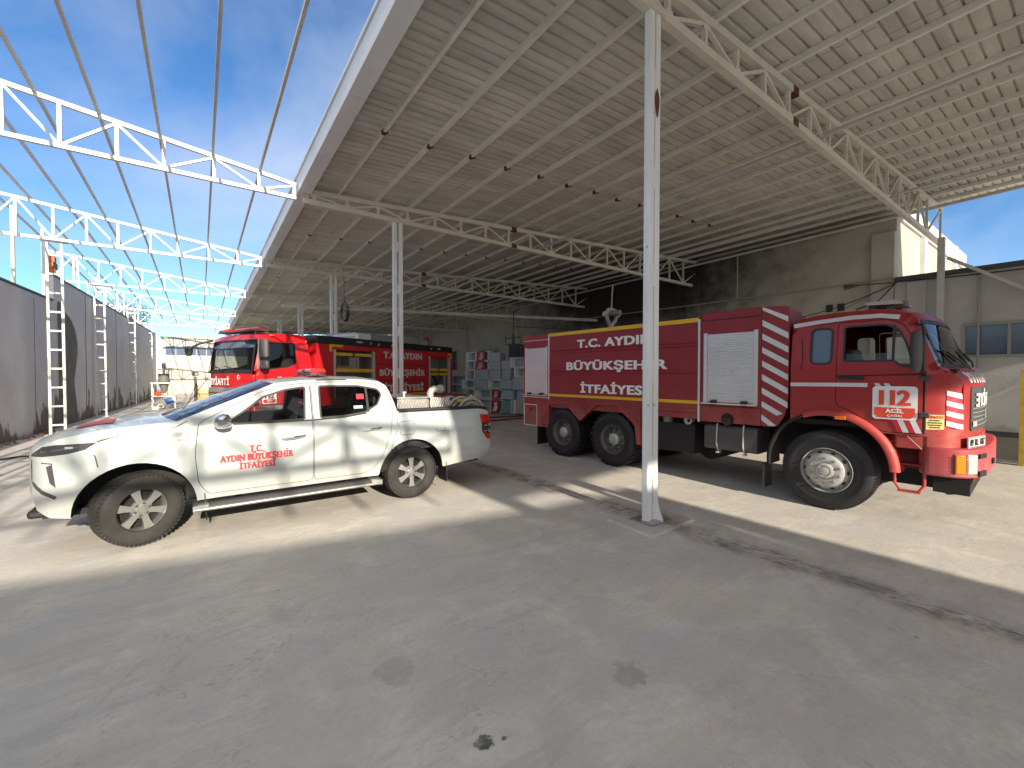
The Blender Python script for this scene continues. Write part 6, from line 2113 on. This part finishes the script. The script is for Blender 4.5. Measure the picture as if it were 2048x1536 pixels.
# ------------------------------------------------------------------ machine corner at the far left
t = thing('hopper_stand', 'grey steel table frame carrying a cone shaped hopper', 'hopper', (-1.55, 29.3, 0))
m = MB()
for x in (-.47, .47):
    for y in (-.35, .35): m.box(x - .03, x + .03, y - .03, y + .03, 0, 1.36)
m.box(-.5, .5, -.38, .38, .66, .70)
for z in (1.33,):
    m.box(-.52, .52, -.40, -.34, z, z + .07); m.box(-.52, .52, .34, .40, z, z + .07); m.box(-.52, -.46, -.34, .34, z, z + .07); m.box(.46, .52, -.34, .34, z, z + .07)
m.build('frame', STEEL, t)
m = MB(); m.lathe([(.06, .82), (.10, .90), (.20, 1.24), (.24, 1.40), (.24, 1.82), (.26, 1.84), (.22, 1.86), (.20, 1.5)], axis='z', n=28); m.build('hopper', GREEN_GREY, t)
m = MB(); m.cyl((0, 0, 2.15), (0, 0, 2.42), .09, 16); m.box(-.26, .26, -.05, .05, 2.06, 2.11); m.cyl((0, 0, 1.84), (0, 0, 2.15), .06, 12); m.beam((-.2, 0, 1.8), (-.2, 0, 2.1), .04); m.beam((.2, 0, 1.8), (.2, 0, 2.1), .04); m.build('motor', DARKGREY, t)
t = thing('orange_basin', 'orange plastic basin on the steel table under the hopper', 'basin', (-1.80, 29.0, .705))
m = MB(); m.lathe([(.0, .0), (.13, .0), (.17, .18), (.185, .19), (.16, .17), (.12, .03), (0, .02)], axis='z', n=24); m.build('bowl', ORANGE_PAINT, t)
m = MB(); m.lathe([(.185, .178), (.195, .19), (.185, .202), (.175, .19)], axis='z', n=24, closed=True); m.build('rim', ORANGE_PAINT, t)
t = thing('blue_motor', 'blue motor with a silver pipe mouth lying under the table', 'motor', (-1.40, 29.0, .05))
m = MB(); m.cyl((-.08, 0, .30), (.22, .05, .42), .16, 18); m.build('housing', BLUE_PAINT, t)
m = MB(); m.cyl((.22, .05, .42), (.30, .06, .45), .14, 18); m.build('end_cap', CAB_WHITE, t)
m = MB(); m.lathe([(.08, 0), (.13, 0), (.13, .12), (.10, .4), (.07, .4), (.07, .02)], c=(-.26, -.35, .13), n=20); m.box(-.6, -.35, -.2, .1, -.05, .08); m.build('pipe_mouth', STEEL, t)
t = thing('floodlight_tripod', 'dark tripod floodlight standing before the white facade', 'floodlight', (-.22, 32.7, 0), R(20))
m = MB(); m.tube([(0, 0, .02), (.01, 0, 1.2), (0, 0, 1.70)], [.10, .075, .05], 10); m.build('mast', DARKGREY, t)
m = MB()
for a in (20, 140, 260): m.tube([(0, 0, 1.2), (.42 * cos(R(a)), .42 * sin(R(a)), .01)], .018, 6)
m.build('legs', DARKGREY, t)
m = MB(); m.box(-.13, .13, -.10, .10, 1.74, 2.0); h = m.build('lamp_head', BLACK, t, bevel=.01)
m = MB(); m.cyl((0, -.102, 1.86), (0, -.125, 1.86), .09, 16); m.build('lens', CLEAR_LENS, h)
m = MB(); m.box(-.15, .15, -.14, .12, 2.005, 2.05); m.build('hood', CONDUIT, h)
t = thing('yellow_barrier', 'worn yellow steel barrier frame beside the rescue engine', 'barrier', (.10, 32.2, 0))
m = MB()
for x in (-.2, .35): m.box(x - .03, x + .03, -.03, .03, 0, 1.20 if x < 0 else .85)
for z in (.18, .80): m.box(-.17, .32, -.025, .025, z, z + .06)
m.build('frame', YELLOW_PAINT, t)
m = MB()
for i in range(5): m.box(-.12 + i * .1, -.09 + i * .1, -.01, .01, .24, .80)
for i in range(5): m.box(-.17, .32, -.006, .006, .30 + i * .1, .31 + i * .1)
m.build('mesh', YELLOW_PAINT, t)
# gate on the right
t = thing('yellow_gate', 'worn yellow steel gate frame at the right edge of the yard', 'gate', (13.05, .89, 0))
m = MB(); m.box(-.035, .035, -.035, .035, 0, 1.88); m.build('post', YELLOW_PAINT, t)
m = MB()
m.box(-.02, .02, -2.2, -.04, 1.80, 1.85); m.box(-.02, .02, -2.2, -.04, .10, .15); m.box(-.02, .02, -2.24, -2.2, 0, 1.86); m.box(-.015, .015, -2.2, -.04, .95, .99)
m.build('frame', YELLOW_PAINT, t)
m = MB()
for i in range(20): m.box(-.006, .006, -.12 - i * .105, -.108 - i * .105, .15, 1.80)
m.build('bars', YELLOW_PAINT, t)
m = MB(); m.box(13.30, 13.36, -4, 2.0, .0, .045); tag(m.build('gate_track', STEEL), 'low metal track on the ground by the yellow gate', 'track')
# loose bits along the foot of the wall
m = MB()
for i in range(70):
    Y = rnd.uniform(14.5, 19.5); X = wx(Y) + abs(rnd.gauss(.12, .16)); s = rnd.uniform(.02, .07)
    m.beam((X, Y, s * .3), (X + s * rnd.uniform(-1, 1), Y + s * rnd.uniform(.4, 1.2), s * .4), s, s * .7, mi=0 if rnd.random() < .6 else 1)
tag(m.build('rubble', [BRICK_ORANGE, CONDUIT]), 'red and grey rubble along the foot of the boundary wall', kind='stuff')
m = MB()
m.tube([(-3.6, 13.2, .02), (-3.2, 13.8, .02), (-2.8, 13.7, .02), (-2.5, 14.3, .02)], .018, 6)
tag(m.build('hose', CABLE), 'short black hose lying near the boundary wall', 'hose')
for k, (y0, lab) in enumerate(((14.3, 'dark red fire hose lying nearer, behind the tanker'), (15.3, 'dark red fire hose lying further back, behind the tanker'))):
    m = MB(); m.tube([(5.0 + j * .5, y0 + .08 * sin(j * 1.3 + k) - j * .05, .03) for j in range(14)], .028, 6)
    tag(m.build('fire_hose', M("red hose", (.16, .01, .015), .7) if k == 0 else bpy.data.materials['red hose']), lab, 'hose', 'red hoses on the shed floor')
